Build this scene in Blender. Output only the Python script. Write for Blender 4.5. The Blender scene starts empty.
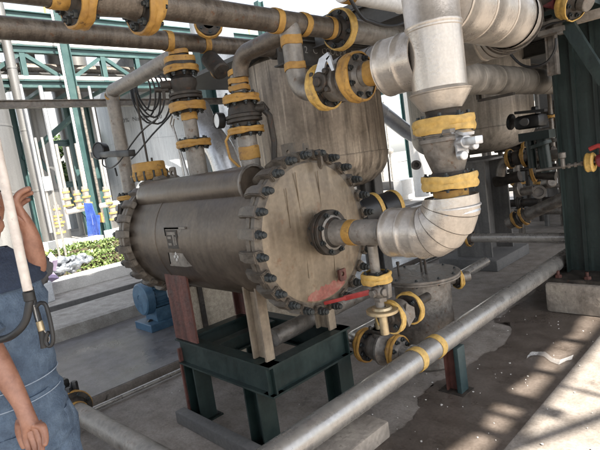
import bpy, bmesh, math, random
from mathutils import Vector as V, Matrix, Quaternion
random.seed(7)
PI = math.pi
R = math.radians
S = bpy.context.scene
COL = S.collection

# ------------------------------------------------------------------ camera
f, H = 485.0, 1.6
v1 = V((505, 133, -485)).normalized(); v2 = V((463, 8, 485)).normalized()
zc = v2.cross(v1).normalized(); v2 = v1.cross(zc).normalized()
# rows = world axes seen from the camera
ROT = Matrix((v2, v1, zc))
cam = bpy.data.cameras.new('camera'); co = bpy.data.objects.new('camera', cam); COL.objects.link(co)
cam.sensor_width = 36; cam.lens = f / 600 * 36; cam.clip_start = .05; cam.clip_end = 3000
co.matrix_world = Matrix.Translation((0, 0, H)) @ ROT.to_4x4()
S.camera = co

def at(px, py, x=None, y=None, z=None, d=None):
    """where the sight line through a point of the picture meets a real plane"""
    r = ROT @ V((px - 300, 225 - py, -f))
    t = x / r.x if x is not None else y / r.y if y is not None else (z - H) / r.z if z is not None else d / f
    return V((0, 0, H)) + r * t

# ------------------------------------------------------------------ light
SUN_EL, SUN_AZ = R(50), R(-8)          # the sun stands on the +X side
S.world = bpy.data.worlds.new("World"); S.world.use_nodes = True
nt = S.world.node_tree; bg = nt.nodes['Background']
sky = nt.nodes.new('ShaderNodeTexSky'); sky.sky_type = 'NISHITA'; sky.sun_disc = False
sky.sun_elevation = SUN_EL; sky.sun_rotation = PI / 2 - SUN_AZ; sky.dust_density = 1.5; sky.air_density = 1.0
hs = nt.nodes.new('ShaderNodeHueSaturation'); hs.inputs['Saturation'].default_value = .35; nt.links.new(sky.outputs[0], hs.inputs['Color']); nt.links.new(hs.outputs[0], bg.inputs[0]); bg.inputs[1].default_value = .092
sun = bpy.data.lights.new('sun', 'SUN'); sun.energy = 5; sun.angle = R(.5); sun.color = (1, .93, .82)
so = bpy.data.objects.new('sun', sun); COL.objects.link(so)
sd = V((math.cos(SUN_EL) * math.cos(SUN_AZ), math.cos(SUN_EL) * math.sin(SUN_AZ), math.sin(SUN_EL)))
so.rotation_euler = sd.to_track_quat('Z', 'Y').to_euler(); so.location = sd * 30
S.view_settings.view_transform = 'Standard'; S.view_settings.look = 'None'; S.view_settings.exposure = 1.97

# ------------------------------------------------------------------ materials
def mat(name, cols, rough=.6, metal=0., scale=5., streak=0., bump=.15, bscale=45., rust=0., rustcol=(.12, .05, .02), spec=.5, rings=0., ringax='X', rvar=.15, stretch=None, grime=.86):
    m = bpy.data.materials.new(name); m.use_nodes = True
    t = m.node_tree; N = t.nodes; L = t.links; b = N['Principled BSDF']
    tc = N.new('ShaderNodeTexCoord'); co_ = tc.outputs['Object']
    if stretch:
        mp0 = N.new('ShaderNodeMapping'); mp0.inputs['Scale'].default_value = stretch; L.new(co_, mp0.inputs[0]); cs = mp0.outputs[0]
    else: cs = co_
    n = N.new('ShaderNodeTexNoise'); n.inputs['Scale'].default_value = scale; n.inputs['Detail'].default_value = 6; n.inputs['Roughness'].default_value = .62
    L.new(cs, n.inputs['Vector'])
    r = N.new('ShaderNodeValToRGB'); L.new(n.outputs[0], r.inputs[0])
    e = r.color_ramp.elements
    k = len(cols)
    for i, c in enumerate(cols):
        p = .33 + .34 * i / max(1, k - 1)
        if i < 2: el = e[i]; el.position = p
        else: el = e.new(p)
        el.color = (*c, 1)
    if k == 1: e[1].color = (*cols[0], 1)
    out = r.outputs[0]
    def mul(a, fac_socket, colr, amt):
        mx = N.new('ShaderNodeMix'); mx.data_type = 'RGBA'; mx.blend_type = 'MIX'
        mm = N.new('ShaderNodeMath'); mm.operation = 'MULTIPLY'; mm.inputs[1].default_value = amt
        L.new(fac_socket, mm.inputs[0]); L.new(mm.outputs[0], mx.inputs[0]); L.new(a, mx.inputs[6]); mx.inputs[7].default_value = (*colr, 1)
        return mx.outputs[2]
    if streak:
        mp = N.new('ShaderNodeMapping'); mp.inputs['Scale'].default_value = (16, 16, .9); L.new(co_, mp.inputs[0])
        n2 = N.new('ShaderNodeTexNoise'); n2.inputs['Scale'].default_value = 1; n2.inputs['Detail'].default_value = 5; L.new(mp.outputs[0], n2.inputs[0])
        r2 = N.new('ShaderNodeValToRGB'); r2.color_ramp.elements[0].position = .48; r2.color_ramp.elements[1].position = .66; L.new(n2.outputs[0], r2.inputs[0])
        out = mul(out, r2.outputs[0], tuple(c * .35 for c in cols[0]), streak)
        mp3 = N.new('ShaderNodeMapping'); mp3.inputs['Scale'].default_value = (22, 22, 1.3); mp3.inputs['Location'].default_value = (3, 8, 1); L.new(co_, mp3.inputs[0])
        n3 = N.new('ShaderNodeTexNoise'); n3.inputs['Scale'].default_value = 1; n3.inputs['Detail'].default_value = 4; L.new(mp3.outputs[0], n3.inputs[0])
        r3 = N.new('ShaderNodeValToRGB'); r3.color_ramp.elements[0].position = .55; r3.color_ramp.elements[1].position = .7; L.new(n3.outputs[0], r3.inputs[0])
        out = mul(out, r3.outputs[0], tuple(min(1, c * 1.7) for c in cols[-1]), streak * .7)
    if rust:
        n4 = N.new('ShaderNodeTexNoise'); n4.inputs['Scale'].default_value = scale * 2.3; n4.inputs['Detail'].default_value = 8; n4.inputs['Roughness'].default_value = .7; L.new(co_, n4.inputs[0])
        r4 = N.new('ShaderNodeValToRGB'); r4.color_ramp.elements[0].position = .62 - rust * .3; r4.color_ramp.elements[1].position = .72 - rust * .2; L.new(n4.outputs[0], r4.inputs[0])
        out = mul(out, r4.outputs[0], rustcol, .85)
    # fine grime
    n5 = N.new('ShaderNodeTexNoise'); n5.inputs['Scale'].default_value = bscale; n5.inputs['Detail'].default_value = 4; L.new(co_, n5.inputs[0])
    r5 = N.new('ShaderNodeValToRGB'); r5.color_ramp.elements[0].position = .35; r5.color_ramp.elements[1].position = .7
    r5.color_ramp.elements[0].color = (grime, grime, grime, 1); r5.color_ramp.elements[1].color = (1.06, 1.06, 1.06, 1); L.new(n5.outputs[0], r5.inputs[0])
    mx = N.new('ShaderNodeMix'); mx.data_type = 'RGBA'; mx.blend_type = 'MULTIPLY'; mx.inputs[0].default_value = 1
    L.new(out, mx.inputs[6]); L.new(r5.outputs[0], mx.inputs[7])
    L.new(mx.outputs[2], b.inputs['Base Color'])
    mr = N.new('ShaderNodeMapRange'); mr.inputs['To Min'].default_value = max(.05, rough - rvar); mr.inputs['To Max'].default_value = min(1, rough + rvar)
    mr.inputs['From Min'].default_value = .3; mr.inputs['From Max'].default_value = .7
    L.new(n.outputs[0], mr.inputs[0]); L.new(mr.outputs[0], b.inputs['Roughness'])
    b.inputs['Metallic'].default_value = metal; b.inputs['Specular IOR Level'].default_value = spec
    bp = N.new('ShaderNodeBump'); bp.inputs['Strength'].default_value = bump; bp.inputs['Distance'].default_value = .01
    src = n5.outputs[0]
    if rings:
        w = N.new('ShaderNodeTexWave'); w.bands_direction = ringax; w.inputs['Scale'].default_value = rings; w.inputs['Distortion'].default_value = 3.5; w.inputs['Detail'].default_value = 3; w.inputs['Detail Scale'].default_value = 1.5
        L.new(co_, w.inputs[0])
        ad = N.new('ShaderNodeMath'); ad.operation = 'MULTIPLY_ADD'; ad.inputs[1].default_value = .8; L.new(w.outputs[1], ad.inputs[0]); L.new(n5.outputs[0], ad.inputs[2]); src = ad.outputs[0]
    L.new(src, bp.inputs['Height']); L.new(bp.outputs[0], b.inputs['Normal'])
    return m
M = {}
def dm(k, *a, **kw): M[k] = mat(k, *a, **kw)
dm('shell_steel', [(.068, .050, .037), (.100, .077, .058), (.138, .110, .084)], rough=.40, metal=.5, scale=3.5, bump=.12, streak=.25)
dm('head_steel', [(.16, .122, .086), (.22, .175, .125), (.285, .232, .168)], rough=.42, metal=.35, scale=4, streak=.3, bump=.15, rust=.08, rustcol=(.17, .09, .05))
dm('tank_steel', [(.15, .118, .09), (.26, .212, .165), (.39, .325, .255)], rough=.5, metal=.4, scale=2.6, streak=.75, bump=.15)
dm('tank_plain', [(.20, .18, .155), (.28, .25, .215), (.36, .32, .275)], rough=.5, metal=.35, scale=2.2, streak=.5, bump=.12)
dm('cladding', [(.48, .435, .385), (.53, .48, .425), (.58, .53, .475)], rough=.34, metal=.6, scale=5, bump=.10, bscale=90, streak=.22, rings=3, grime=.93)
dm('cladding_shaded', [(.22, .20, .175), (.27, .245, .215), (.33, .30, .265)], rough=.5, metal=.45, scale=7, bump=.12, bscale=90, streak=.3, rings=3, grime=.93)  # darker copy of cladding, shade put into the colour of the rear pipe runs
dm('silver', [(.45, .46, .48), (.55, .56, .58), (.68, .69, .7)], rough=.35, metal=.7, scale=2, bump=.1)
dm('galv', [(.36, .345, .33), (.40, .385, .365), (.44, .425, .40)], rough=.30, metal=.6, scale=12, bump=.04, streak=.12, grime=.9)
dm('pipe_grey', [(.17, .155, .14), (.25, .23, .205), (.33, .30, .27)], rough=.5, metal=.4, scale=8, bump=.25, rust=.2, rustcol=(.13, .075, .045))
dm('pipe_brown', [(.085, .07, .058), (.13, .108, .088), (.19, .16, .13)], rough=.42, metal=.45, scale=9, bump=.2, bscale=110, rust=.15, stretch=(1, 3, 1))
dm('iron', [(.028, .025, .023), (.05, .044, .038), (.08, .068, .058)], rough=.6, metal=.4, scale=14, bump=.35, rust=.2, rustcol=(.10, .05, .03))
dm('iron_light', [(.11, .10, .09), (.18, .163, .145), (.26, .235, .21)], rough=.5, metal=.45, scale=14, bump=.3, rust=.15)
dm('bolt_dark', [(.035, .04, .042), (.06, .065, .065)], rough=.5, metal=.6, scale=30, bump=.2)
dm('clamp_steel', [(.075, .062, .05), (.125, .105, .085), (.18, .155, .125)], rough=.5, metal=.4, scale=18, bump=.3, rust=.1)
dm('yellow', [(.46, .28, .07), (.58, .37, .10), (.66, .45, .16)], rough=.6, scale=7, bump=.25, rust=.10, rustcol=(.26, .17, .09), grime=.75)
dm('orange', [(.28, .145, .035), (.40, .22, .05), (.50, .29, .075)], rough=.6, scale=9, bump=.3, rust=.22, rustcol=(.09, .05, .03))
dm('green_dark', [(.008, .017, .016), (.012, .025, .023), (.02, .035, .031)], rough=.45, scale=5, bump=.15, streak=.2)
dm('green_column', [(.006, .013, .012), (.010, .021, .019), (.02, .034, .032)], rough=.55, scale=2, bump=.2, streak=.7)
dm('teal', [(.02, .056, .056), (.028, .07, .07), (.042, .09, .088)], rough=.5, scale=2, bump=.1)
dm('red_oxide', [(.065, .024, .019), (.10, .036, .028), (.14, .055, .042)], rough=.65, scale=12, bump=.4, streak=.5)
dm('beige_paint', [(.16, .125, .092), (.22, .175, .128), (.275, .225, .165)], rough=.65, scale=9, bump=.3, streak=.5)
dm('beige_wall', [(.30, .26, .20), (.40, .345, .27), (.48, .42, .33)], rough=.85, scale=30, bump=.5, bscale=90, rust=.08, rustcol=(.15, .1, .07))
dm('red_paint', [(.28, .03, .028), (.38, .045, .04)], rough=.4, scale=10, bump=.1)
dm('red_chip', [(.20, .075, .055), (.30, .10, .08), (.33, .17, .13)], rough=.6, scale=26, bump=.3)
dm('maroon', [(.12, .015, .025), (.2, .03, .04)], rough=.5, scale=10, bump=.1)
dm('black', [(.012, .012, .013), (.022, .022, .023)], rough=.45, scale=8, bump=.1)
dm('blue_paint', [(.035, .085, .15), (.055, .12, .19), (.08, .16, .24)], rough=.45, scale=8, bump=.1)
dm('blue_dark', [(.02, .04, .045), (.035, .06, .062)], rough=.5, scale=8, bump=.1)
dm('blue_hose', [(.02, .05, .26), (.04, .09, .36)], rough=.35, scale=8, bump=.05)
dm('white_paint', [(.66, .65, .63), (.76, .75, .73)], rough=.45, scale=4, bump=.08)
dm('pole_white', [(.62, .54, .48), (.74, .67, .60)], rough=.35, scale=10, bump=.05, rust=.02)
dm('brass', [(.42, .33, .20), (.55, .45, .29)], rough=.4, metal=.7, scale=15, bump=.2)
dm('concrete_block', [(.21, .18, .15), (.31, .27, .23), (.42, .37, .31)], rough=.9, scale=7, bump=.6, bscale=35, rust=.15, rustcol=(.13, .11, .09))
dm('kerb_white', [(.48, .47, .45), (.60, .59, .57)], rough=.85, scale=3, bump=.3)
dm('kerb_dark', [(.10, .10, .10), (.16, .155, .15)], rough=.9, scale=3, bump=.4)
dm('box_grey', [(.10, .10, .10), (.15, .145, .14), (.19, .185, .18)], rough=.5, metal=.2, scale=2, bump=.1, streak=.3)
dm('tank_silver', [(.27, .29, .31), (.35, .37, .39), (.45, .47, .49)], rough=.35, metal=.35, scale=.6, bump=.05, streak=.2, stretch=(3, 3, .3))
dm('tank_grey', [(.13, .13, .13), (.19, .188, .185), (.25, .25, .245)], rough=.4, metal=.5, scale=.5, bump=.1, stretch=(3, 3, .3))
dm('roof_sheet', [(.06, .06, .06), (.10, .10, .10)], rough=.7, scale=2, bump=.1)
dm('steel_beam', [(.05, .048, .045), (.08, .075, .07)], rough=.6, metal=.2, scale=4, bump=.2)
dm('bark', [(.06, .045, .03), (.11, .085, .06)], rough=.9, scale=12, bump=.6)
dm('skin', [(.21, .095, .062), (.30, .145, .095), (.37, .19, .13)], rough=.42, scale=16, bump=.12, bscale=120, rvar=.06, grime=.95)
dm('denim', [(.055, .085, .135), (.085, .125, .185), (.125, .175, .245)], rough=.85, scale=16, bump=.5, bscale=170)
dm('navy', [(.02, .03, .055), (.035, .05, .085)], rough=.85, scale=16, bump=.4, bscale=150)
dm('grey_cloth', [(.05, .05, .055), (.09, .09, .095)], rough=.85, scale=16, bump=.4, bscale=150)
dm('thread', [(.30, .36, .45), (.38, .44, .52)], rough=.8, scale=50, bump=.2)
dm('hi_vis', [(.45, .75, .05), (.55, .85, .08)], rough=.4, scale=20, bump=.1)
dm('hair', [(.012, .010, .009), (.02, .016, .014)], rough=.5, scale=40, bump=.5)
dm('lilac', [(.42, .33, .50), (.50, .40, .58)], rough=.7, scale=4, bump=.1)
dm('grey_plastic', [(.05, .06, .07), (.14, .155, .18), (.3, .32, .35)], rough=.25, scale=9, bump=.5, bscale=18)
dm('paper_flake', [(.55, .53, .5), (.68, .66, .62)], rough=.8, scale=9, bump=.1)
dm('glass_dial', [(.5, .5, .48), (.62, .62, .6)], rough=.15, scale=5, bump=0)
dm('tag_white', [(.55, .57, .60), (.66, .68, .7)], rough=.5, scale=9, bump=.05)
dm('print_dark', [(.05, .05, .055), (.08, .08, .085)], rough=.7, scale=9, bump=0)
dm('print_pale', [(.20, .19, .175), (.27, .255, .235)], rough=.7, scale=9, bump=0)
dm('wood_stick', [(.45, .2, .08), (.55, .27, .11)], rough=.6, scale=9, bump=.1)
dm('building_pale', [(.48, .47, .44), (.58, .57, .54)], rough=.8, scale=.8, bump=.1)
dm('window_dark', [(.04, .05, .06), (.07, .08, .09)], rough=.2, scale=2, bump=0)
def leaf_mat(name, cols):
    m = bpy.data.materials.new(name); m.use_nodes = True; N = m.node_tree.nodes; L = m.node_tree.links; b = N['Principled BSDF']
    g = N.new('ShaderNodeNewGeometry'); r = N.new('ShaderNodeValToRGB'); L.new(g.outputs['Random Per Island'], r.inputs[0])
    r.color_ramp.elements[0].color = (*cols[0], 1); r.color_ramp.elements[1].color = (*cols[-1], 1)
    e = r.color_ramp.elements.new(.5); e.color = (*cols[1], 1)
    L.new(r.outputs[0], b.inputs['Base Color']); b.inputs['Roughness'].default_value = .5
    b.inputs['Subsurface Weight'].default_value = 0
    return m
M['leaf'] = leaf_mat('leaf', [(.05, .085, .025), (.10, .15, .04), (.19, .24, .08)])
M['leaf_tree'] = leaf_mat('leaf_tree', [(.03, .065, .02), (.06, .11, .03), (.11, .17, .05)])
def ground_mat(name, dry, wet=False, rough=.85):
    m = bpy.data.materials.new(name); m.use_nodes = True; N = m.node_tree.nodes; L = m.node_tree.links; b = N['Principled BSDF']
    g = N.new('ShaderNodeNewGeometry')
    def noise(s, d=6, rg=.6):
        n = N.new('ShaderNodeTexNoise'); n.inputs['Scale'].default_value = s; n.inputs['Detail'].default_value = d; n.inputs['Roughness'].default_value = rg; L.new(g.outputs['Position'], n.inputs[0]); return n.outputs[0]
    def ramp(s, a, ca, b_, cb):
        r = N.new('ShaderNodeValToRGB'); r.color_ramp.elements[0].position = a; r.color_ramp.elements[1].position = b_
        r.color_ramp.elements[0].color = (*ca, 1); r.color_ramp.elements[1].color = (*cb, 1); L.new(s, r.inputs[0]); return r.outputs[0]
    def mul(a, b__):
        mx = N.new('ShaderNodeMix'); mx.data_type = 'RGBA'; mx.blend_type = 'MULTIPLY'; mx.inputs[0].default_value = 1; L.new(a, mx.inputs[6]); L.new(b__, mx.inputs[7]); return mx.outputs[2]
    c = ramp(noise(1.1), .35, tuple(x * .72 for x in dry), .68, dry)
    c = mul(c, ramp(noise(7), .35, (.72, .70, .68), .62, (1.05, 1.05, 1.05)))
    c = mul(c, ramp(noise(60, 3), .3, (.78, .77, .76), .6, (1.05, 1.05, 1.05)))
    c = mul(c, ramp(noise(2.6, 8, .75), .30, (.45, .43, .41), .42, (1, 1, 1)))
    L.new(c, b.inputs['Base Color'])
    rr = N.new('ShaderNodeMapRange'); rr.inputs['From Min'].default_value = .35; rr.inputs['From Max'].default_value = .65
    rr.inputs['To Min'].default_value = rough - .2; rr.inputs['To Max'].default_value = min(1, rough + .1); L.new(noise(2.2), rr.inputs[0]); L.new(rr.outputs[0], b.inputs['Roughness'])
    bp = N.new('ShaderNodeBump'); bp.inputs['Strength'].default_value = .12 if wet else .35; bp.inputs['Distance'].default_value = .01; L.new(noise(45, 5), bp.inputs['Height']); L.new(bp.outputs[0], b.inputs['Normal'])
    return m
M['concrete'] = ground_mat('concrete', (.32, .288, .26))
M['concrete_pale'] = ground_mat('concrete_pale', (.40, .385, .36))
M['wet_concrete'] = ground_mat('wet_concrete', (.135, .112, .097), True, .42)
M['damp_concrete'] = ground_mat('damp_concrete', (.17, .165, .17), True, .42)
def clear_plastic():
    m = bpy.data.materials.new('clear_plastic'); m.use_nodes = True; b = m.node_tree.nodes['Principled BSDF']
    b.inputs['Base Color'].default_value = (.7, .7, .7, 1); b.inputs['Roughness'].default_value = .15; b.inputs['Alpha'].default_value = .28
    return m
M['clear_plastic'] = clear_plastic()

# ------------------------------------------------------------------ mesh builder
def frame_of(d):
    d = V(d).normalized(); q = d.to_track_quat('Z', 'Y'); return q.to_matrix()
class MB:
    def __init__(s): s.v = []; s.f = []
    def add(s, vs, fs):
        o = len(s.v); s.v += [V(x) for x in vs]; s.f += [tuple(i + o for i in q) for q in fs]; return s
    def box(s, a, b, rot=None, c=None, bev=0.):
        a = V(a); b = V(b)
        lo = V([min(a[i], b[i]) for i in range(3)]); hi = V([max(a[i], b[i]) for i in range(3)])
        if bev <= 0:
            vs = [V((x, y, z)) for x in (lo.x, hi.x) for y in (lo.y, hi.y) for z in (lo.z, hi.z)]
            fs = [(0, 1, 3, 2), (4, 6, 7, 5), (0, 4, 5, 1), (2, 3, 7, 6), (0, 2, 6, 4), (1, 5, 7, 3)]
        else:
            bm = bmesh.new(); bmesh.ops.create_cube(bm, size=1)
            for v in bm.verts: v.co = V([lo[i] + (v.co[i] + .5) * (hi[i] - lo[i]) for i in range(3)])
            bev = min(bev, min(hi - lo) * .45)
            bmesh.ops.bevel(bm, geom=bm.edges[:], offset=bev, segments=2, affect='EDGES', profile=.5)
            bm.verts.index_update(); vs = [v.co.copy() for v in bm.verts]; fs = [[v.index for v in q.verts] for q in bm.faces]; bm.free()
        if rot is not None:
            cc = V(c) if c is not None else (lo + hi) / 2
            vs = [cc + rot @ (v - cc) for v in vs]
        return s.add(vs, fs)
    def beam(s, p0, p1, w, h, up=(0, 0, 1), bev=0.):
        """box of section w (sideways) x h (along up) from p0 to p1"""
        p0 = V(p0); p1 = V(p1); d = (p1 - p0); L = d.length; d.normalize(); sd_ = d.cross(V(up)).normalized(); u = sd_.cross(d)
        m = Matrix((d, sd_, u)).transposed()
        return s.box(p0 + V((0, -w / 2, -h / 2)), p0 + V((L, w / 2, h / 2)), rot=m, c=p0, bev=bev)
    def ibeam(s, p0, p1, w, h, t=.012, up=(0, 0, 1), half=False):
        p0 = V(p0); p1 = V(p1); d = (p1 - p0).normalized(); sd_ = d.cross(V(up)).normalized(); u = sd_.cross(d)
        if half:   # channel, web on the -side
            prof = [(-w / 2, -h / 2), (w / 2, -h / 2), (w / 2, -h / 2 + t), (-w / 2 + t, -h / 2 + t), (-w / 2 + t, h / 2 - t), (w / 2, h / 2 - t), (w / 2, h / 2), (-w / 2, h / 2)]
        else:
            prof = [(-w / 2, -h / 2), (w / 2, -h / 2), (w / 2, -h / 2 + t), (t / 2, -h / 2 + t), (t / 2, h / 2 - t), (w / 2, h / 2 - t), (w / 2, h / 2), (-w / 2, h / 2), (-w / 2, h / 2 - t), (-t / 2, h / 2 - t), (-t / 2, -h / 2 + t), (-w / 2, -h / 2 + t)]
        n = len(prof); vs = [p + sd_ * a + u * b for p in (p0, p1) for a, b in prof]
        fs = [(i, (i + 1) % n, (i + 1) % n + n, i + n) for i in range(n)] + [tuple(range(n - 1, -1, -1)), tuple(range(n, 2 * n))]
        return s.add(vs, fs)
    def prism(s, poly, d):
        """polygon (3-D points) pushed along d"""
        n = len(poly); d = V(d); vs = [V(p) for p in poly] + [V(p) + d for p in poly]
        fs = [(i, (i + 1) % n, (i + 1) % n + n, i + n) for i in range(n)] + [tuple(range(n - 1, -1, -1)), tuple(range(n, 2 * n))]
        return s.add(vs, fs)
    def lathe(s, o, ax, prof, n=32, a0=0., a1=2 * PI, close=True):
        """prof = [(t, r)] along axis ax from o"""
        m = frame_of(ax); o = V(o); full = abs(a1 - a0 - 2 * PI) < 1e-6
        k = n if full else n + 1; vs = []; 
        for t, r in prof:
            for i in range(k):
                a = a0 + (a1 - a0) * i / n
                vs.append(o + m @ V((r * math.cos(a), r * math.sin(a), t)))
        fs = []
        for j in range(len(prof) - 1):
            for i in range(n):
                i2 = (i + 1) % k
                fs.append((j * k + i, j * k + i2, (j + 1) * k + i2, (j + 1) * k + i))
        return s.add(vs, fs)
    def cyl(s, p0, p1, r, r1=None, n=24, bev=0.):
        p0 = V(p0); p1 = V(p1); L = (p1 - p0).length; r1 = r if r1 is None else r1
        if bev: pr = [(0, 1e-4), (0, r - bev), (bev, r), (L - bev, r1), (L, r1 - bev), (L, 1e-4)]
        else: pr = [(0, 1e-4), (0, r), (L, r1), (L, 1e-4)]
        return s.lathe(p0, p1 - p0, pr, n)
    def tube(s, pts, r, n=12, caps=True, smooth=0):
        pts = [V(p) for p in pts]
        if smooth:
            q = []
            for i in range(len(pts) - 1):
                a, b, c, d = pts[max(0, i - 1)], pts[i], pts[i + 1], pts[min(len(pts) - 1, i + 2)]
                for k in range(smooth):
                    t = k / smooth
                    q.append(.5 * ((2 * b) + (c - a) * t + (2 * a - 5 * b + 4 * c - d) * t * t + (3 * b - a - 3 * c + d) * t ** 3))
            pts = q + [pts[-1]]
        rs = r if isinstance(r, (list, tuple)) else [r] * len(pts)
        if len(rs) != len(pts): rs = [rs[min(len(rs) - 1, int(i * len(rs) / len(pts)))] for i in range(len(pts))]
        vs = []; nrm = None
        for i, p in enumerate(pts):
            d = (pts[min(i + 1, len(pts) - 1)] - pts[max(i - 1, 0)]).normalized()
            if nrm is None: nrm = d.orthogonal().normalized()
            nrm = (nrm - d * nrm.dot(d)).normalized(); bn = d.cross(nrm)
            for k in range(n):
                a = 2 * PI * k / n; vs.append(p + (nrm * math.cos(a) + bn * math.sin(a)) * rs[i])
        fs = [(i * n + k, i * n + (k + 1) % n, (i + 1) * n + (k + 1) % n, (i + 1) * n + k) for i in range(len(pts) - 1) for k in range(n)]
        if caps: fs += [tuple(range(n - 1, -1, -1)), tuple((len(pts) - 1) * n + k for k in range(n))]
        return s.add(vs, fs)
    def ball(s, c, r, n=16, sc=(1, 1, 1)):
        c = V(c); vs = []; m = n // 2
        for j in range(m + 1):
            for i in range(n):
                th = PI * j / m; a = 2 * PI * i / n
                vs.append(c + V((r * sc[0] * math.sin(th) * math.cos(a), r * sc[1] * math.sin(th) * math.sin(a), r * sc[2] * math.cos(th))))
        return s.add(vs, [(j * n + i, j * n + (i + 1) % n, (j + 1) * n + (i + 1) % n, (j + 1) * n + i) for j in range(m) for i in range(n)])
    def hexa(s, p0, ax, r, h): return s.lathe(p0, ax, [(0, 1e-4), (0, r), (h * .85, r), (h, r * .85), (h, 1e-4)], 6)
    def mesh(s, name, m, off=V((0, 0, 0)), smooth=True, ang=35):
        me = bpy.data.meshes.new(name); me.from_pydata([v - off for v in s.v], [], s.f); me.materials.append(M[m])
        bm = bmesh.new(); bm.from_mesh(me); bmesh.ops.remove_doubles(bm, verts=bm.verts, dist=2e-4); bmesh.ops.recalc_face_normals(bm, faces=bm.faces); bm.to_mesh(me); bm.free()
        if smooth:
            me.polygons.foreach_set('use_smooth', [True] * len(me.polygons)); me.set_sharp_from_angle(angle=R(ang))
        return me
def wl(o):
    p = V((0, 0, 0))
    while o: p = p + o.location; o = o.parent
    return p
def part(mb, name, m, parent, label=None, kind=None, **kw):
    """one mesh given in world coordinates, child of parent (parents only carry a location)"""
    o = bpy.data.objects.new(name, mb.mesh(name, m, wl(parent) if parent else V((0, 0, 0)), **kw)); COL.objects.link(o)
    o.parent = parent
    if label: o['label'] = label
    if kind: o['kind'] = kind
    return o
def inst(me, name, parent, loc, rot=None):
    o = bpy.data.objects.new(name, me); COL.objects.link(o); o.parent = parent; o.location = V(loc) - (wl(parent) if parent else V((0, 0, 0)))
    if rot is not None: o.rotation_euler = (rot if isinstance(rot, Quaternion) else rot.to_quaternion()).to_euler()
    return o
def root(name, label, cat, loc, group=None):
    o = bpy.data.objects.new(name, None); o.empty_display_size = .1; COL.objects.link(o); o.location = V(loc); tag(o, label, cat, group); return o
def tag(o, label=None, cat=None, group=None, kind=None):
    if label: o['label'] = label
    if cat: o['category'] = cat
    if group: o['group'] = group
    if kind: o['kind'] = kind
    return o
def thing(mb, name, m, label, cat, group=None, **kw):
    """a thing that is one mesh; origin at its base"""
    lo = V([min(v[i] for v in mb.v) for i in range(3)]); hi = V([max(v[i] for v in mb.v) for i in range(3)])
    b = V(((lo.x + hi.x) / 2, (lo.y + hi.y) / 2, lo.z))
    o = bpy.data.objects.new(name, mb.mesh(name, m, b, **kw)); o.location = b; COL.objects.link(o); return tag(o, label, cat, group)
def struct(mb, name, m, **kw):
    o = part(mb, name, m, None, kind='structure', **kw); return o

X, Y, Z = V((1, 0, 0)), V((0, 1, 0)), V((0, 0, 1))
_mc = {}
def bolt_mesh(r, L):
    """stud along Z centred on the origin with a hex nut near each end"""
    k = ('b', round(r, 4), round(L, 4))
    if k not in _mc:
        b = MB(); b.cyl((0, 0, -L / 2), (0, 0, L / 2), r * .55, n=8); b.hexa((0, 0, L / 2 - r * 1.9), Z, r, r * 1.2); b.hexa((0, 0, -L / 2 + r * 1.9), -Z, r, r * 1.2)
        _mc[k] = b.mesh('bolt', 'bolt_dark')
    return _mc[k]
def flange(parent, p, ax, r, rp, th=.022, guard='yellow', gw=None, nb=8, bolts='joined', bm_='iron', name='flange'):
    """a bolted flange pair centred on p; guard = colour of the band wrapped round its rim"""
    p = V(p); ax = V(ax).normalized(); gap = .006
    m = MB()
    for sgn in (1, -1):
        a = ax * sgn
        m.lathe(p + a * gap / 2, a, [(0, rp * .9), (0, r - .002), (.002, r), (th - .003, r), (th, r - .003), (th, rp * 1.35), (th + rp * .35, rp * 1.08), (th + rp * .35, rp * .9)], 32)
    fl = part(m, name, bm_, parent)
    if guard:
        w = gw or (2 * th + gap + .006); g = MB()
        pr = []
        n_ = 8
        for i in range(n_ + 1):
            t = -w / 2 + w * i / n_; pr.append((t, r + .004 + .004 * abs(math.sin(i * PI / n_ * 2))))
        pr = [(-w / 2, r - .004)] + pr + [(w / 2, r - .004)]
        mm = frame_of(ax); k0 = len(g.v); g.lathe(p, ax, pr, 40)
        ph = random.random() * 6
        for i, v in enumerate(g.v):   # hand-wrapped: the edge wanders
            a = 2 * PI * (i % 40) / 40; row = i // 40
            s_ = (1 if row > n_ / 2 else -1) * .0025 * (math.sin(3 * a + ph) + .6 * math.sin(7 * a + ph * 2))
            g.v[i] = v + ax * s_ + (v - p).normalized() * .0012 * math.sin(9 * a + ph + row)
        part(g, 'flange_guard', guard, parent)
    rb = (r + rp * 1.3) / 2; br = min(.016, (r - rp) * .26); L = 2 * th + gap + br * 3.4
    mm = frame_of(ax); q = mm.to_quaternion()
    if bolts == 'each':
        for i in range(nb):
            a = 2 * PI * (i + .5) / nb; inst(bolt_mesh(br, L), 'bolt', fl, p + mm @ V((rb * math.cos(a), rb * math.sin(a), 0)), q)
    elif bolts == 'joined':
        g = MB()
        for i in range(nb):
            a = 2 * PI * (i + .5) / nb; c = p + mm @ V((rb * math.cos(a), rb * math.sin(a), 0))
            g.cyl(c - ax * L / 2, c + ax * L / 2, br * .55, n=6); g.hexa(c + ax * (L / 2 - br * 1.9), ax, br, br * 1.2); g.hexa(c - ax * (L / 2 - br * 1.9), -ax, br, br * 1.2)
        part(g, 'bolts', 'bolt_dark', fl, kind='stuff')
    return fl
def ring(parent, p, ax, r, w, m='orange', name='tape_band'):
    g = MB(); ax = V(ax).normalized(); p = V(p)
    g.lathe(p - ax * w / 2, ax, [(0, r), (.001, r + .003), (w * .3, r + .0045), (w * .7, r + .0035), (w - .001, r + .003), (w, r)], 32)
    ph = random.random() * 6
    for i, v in enumerate(g.v): g.v[i] = v + ax * .003 * math.sin(3 * 2 * PI * (i % 32) / 32 + ph)
    return part(g, name, m, parent)
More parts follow.
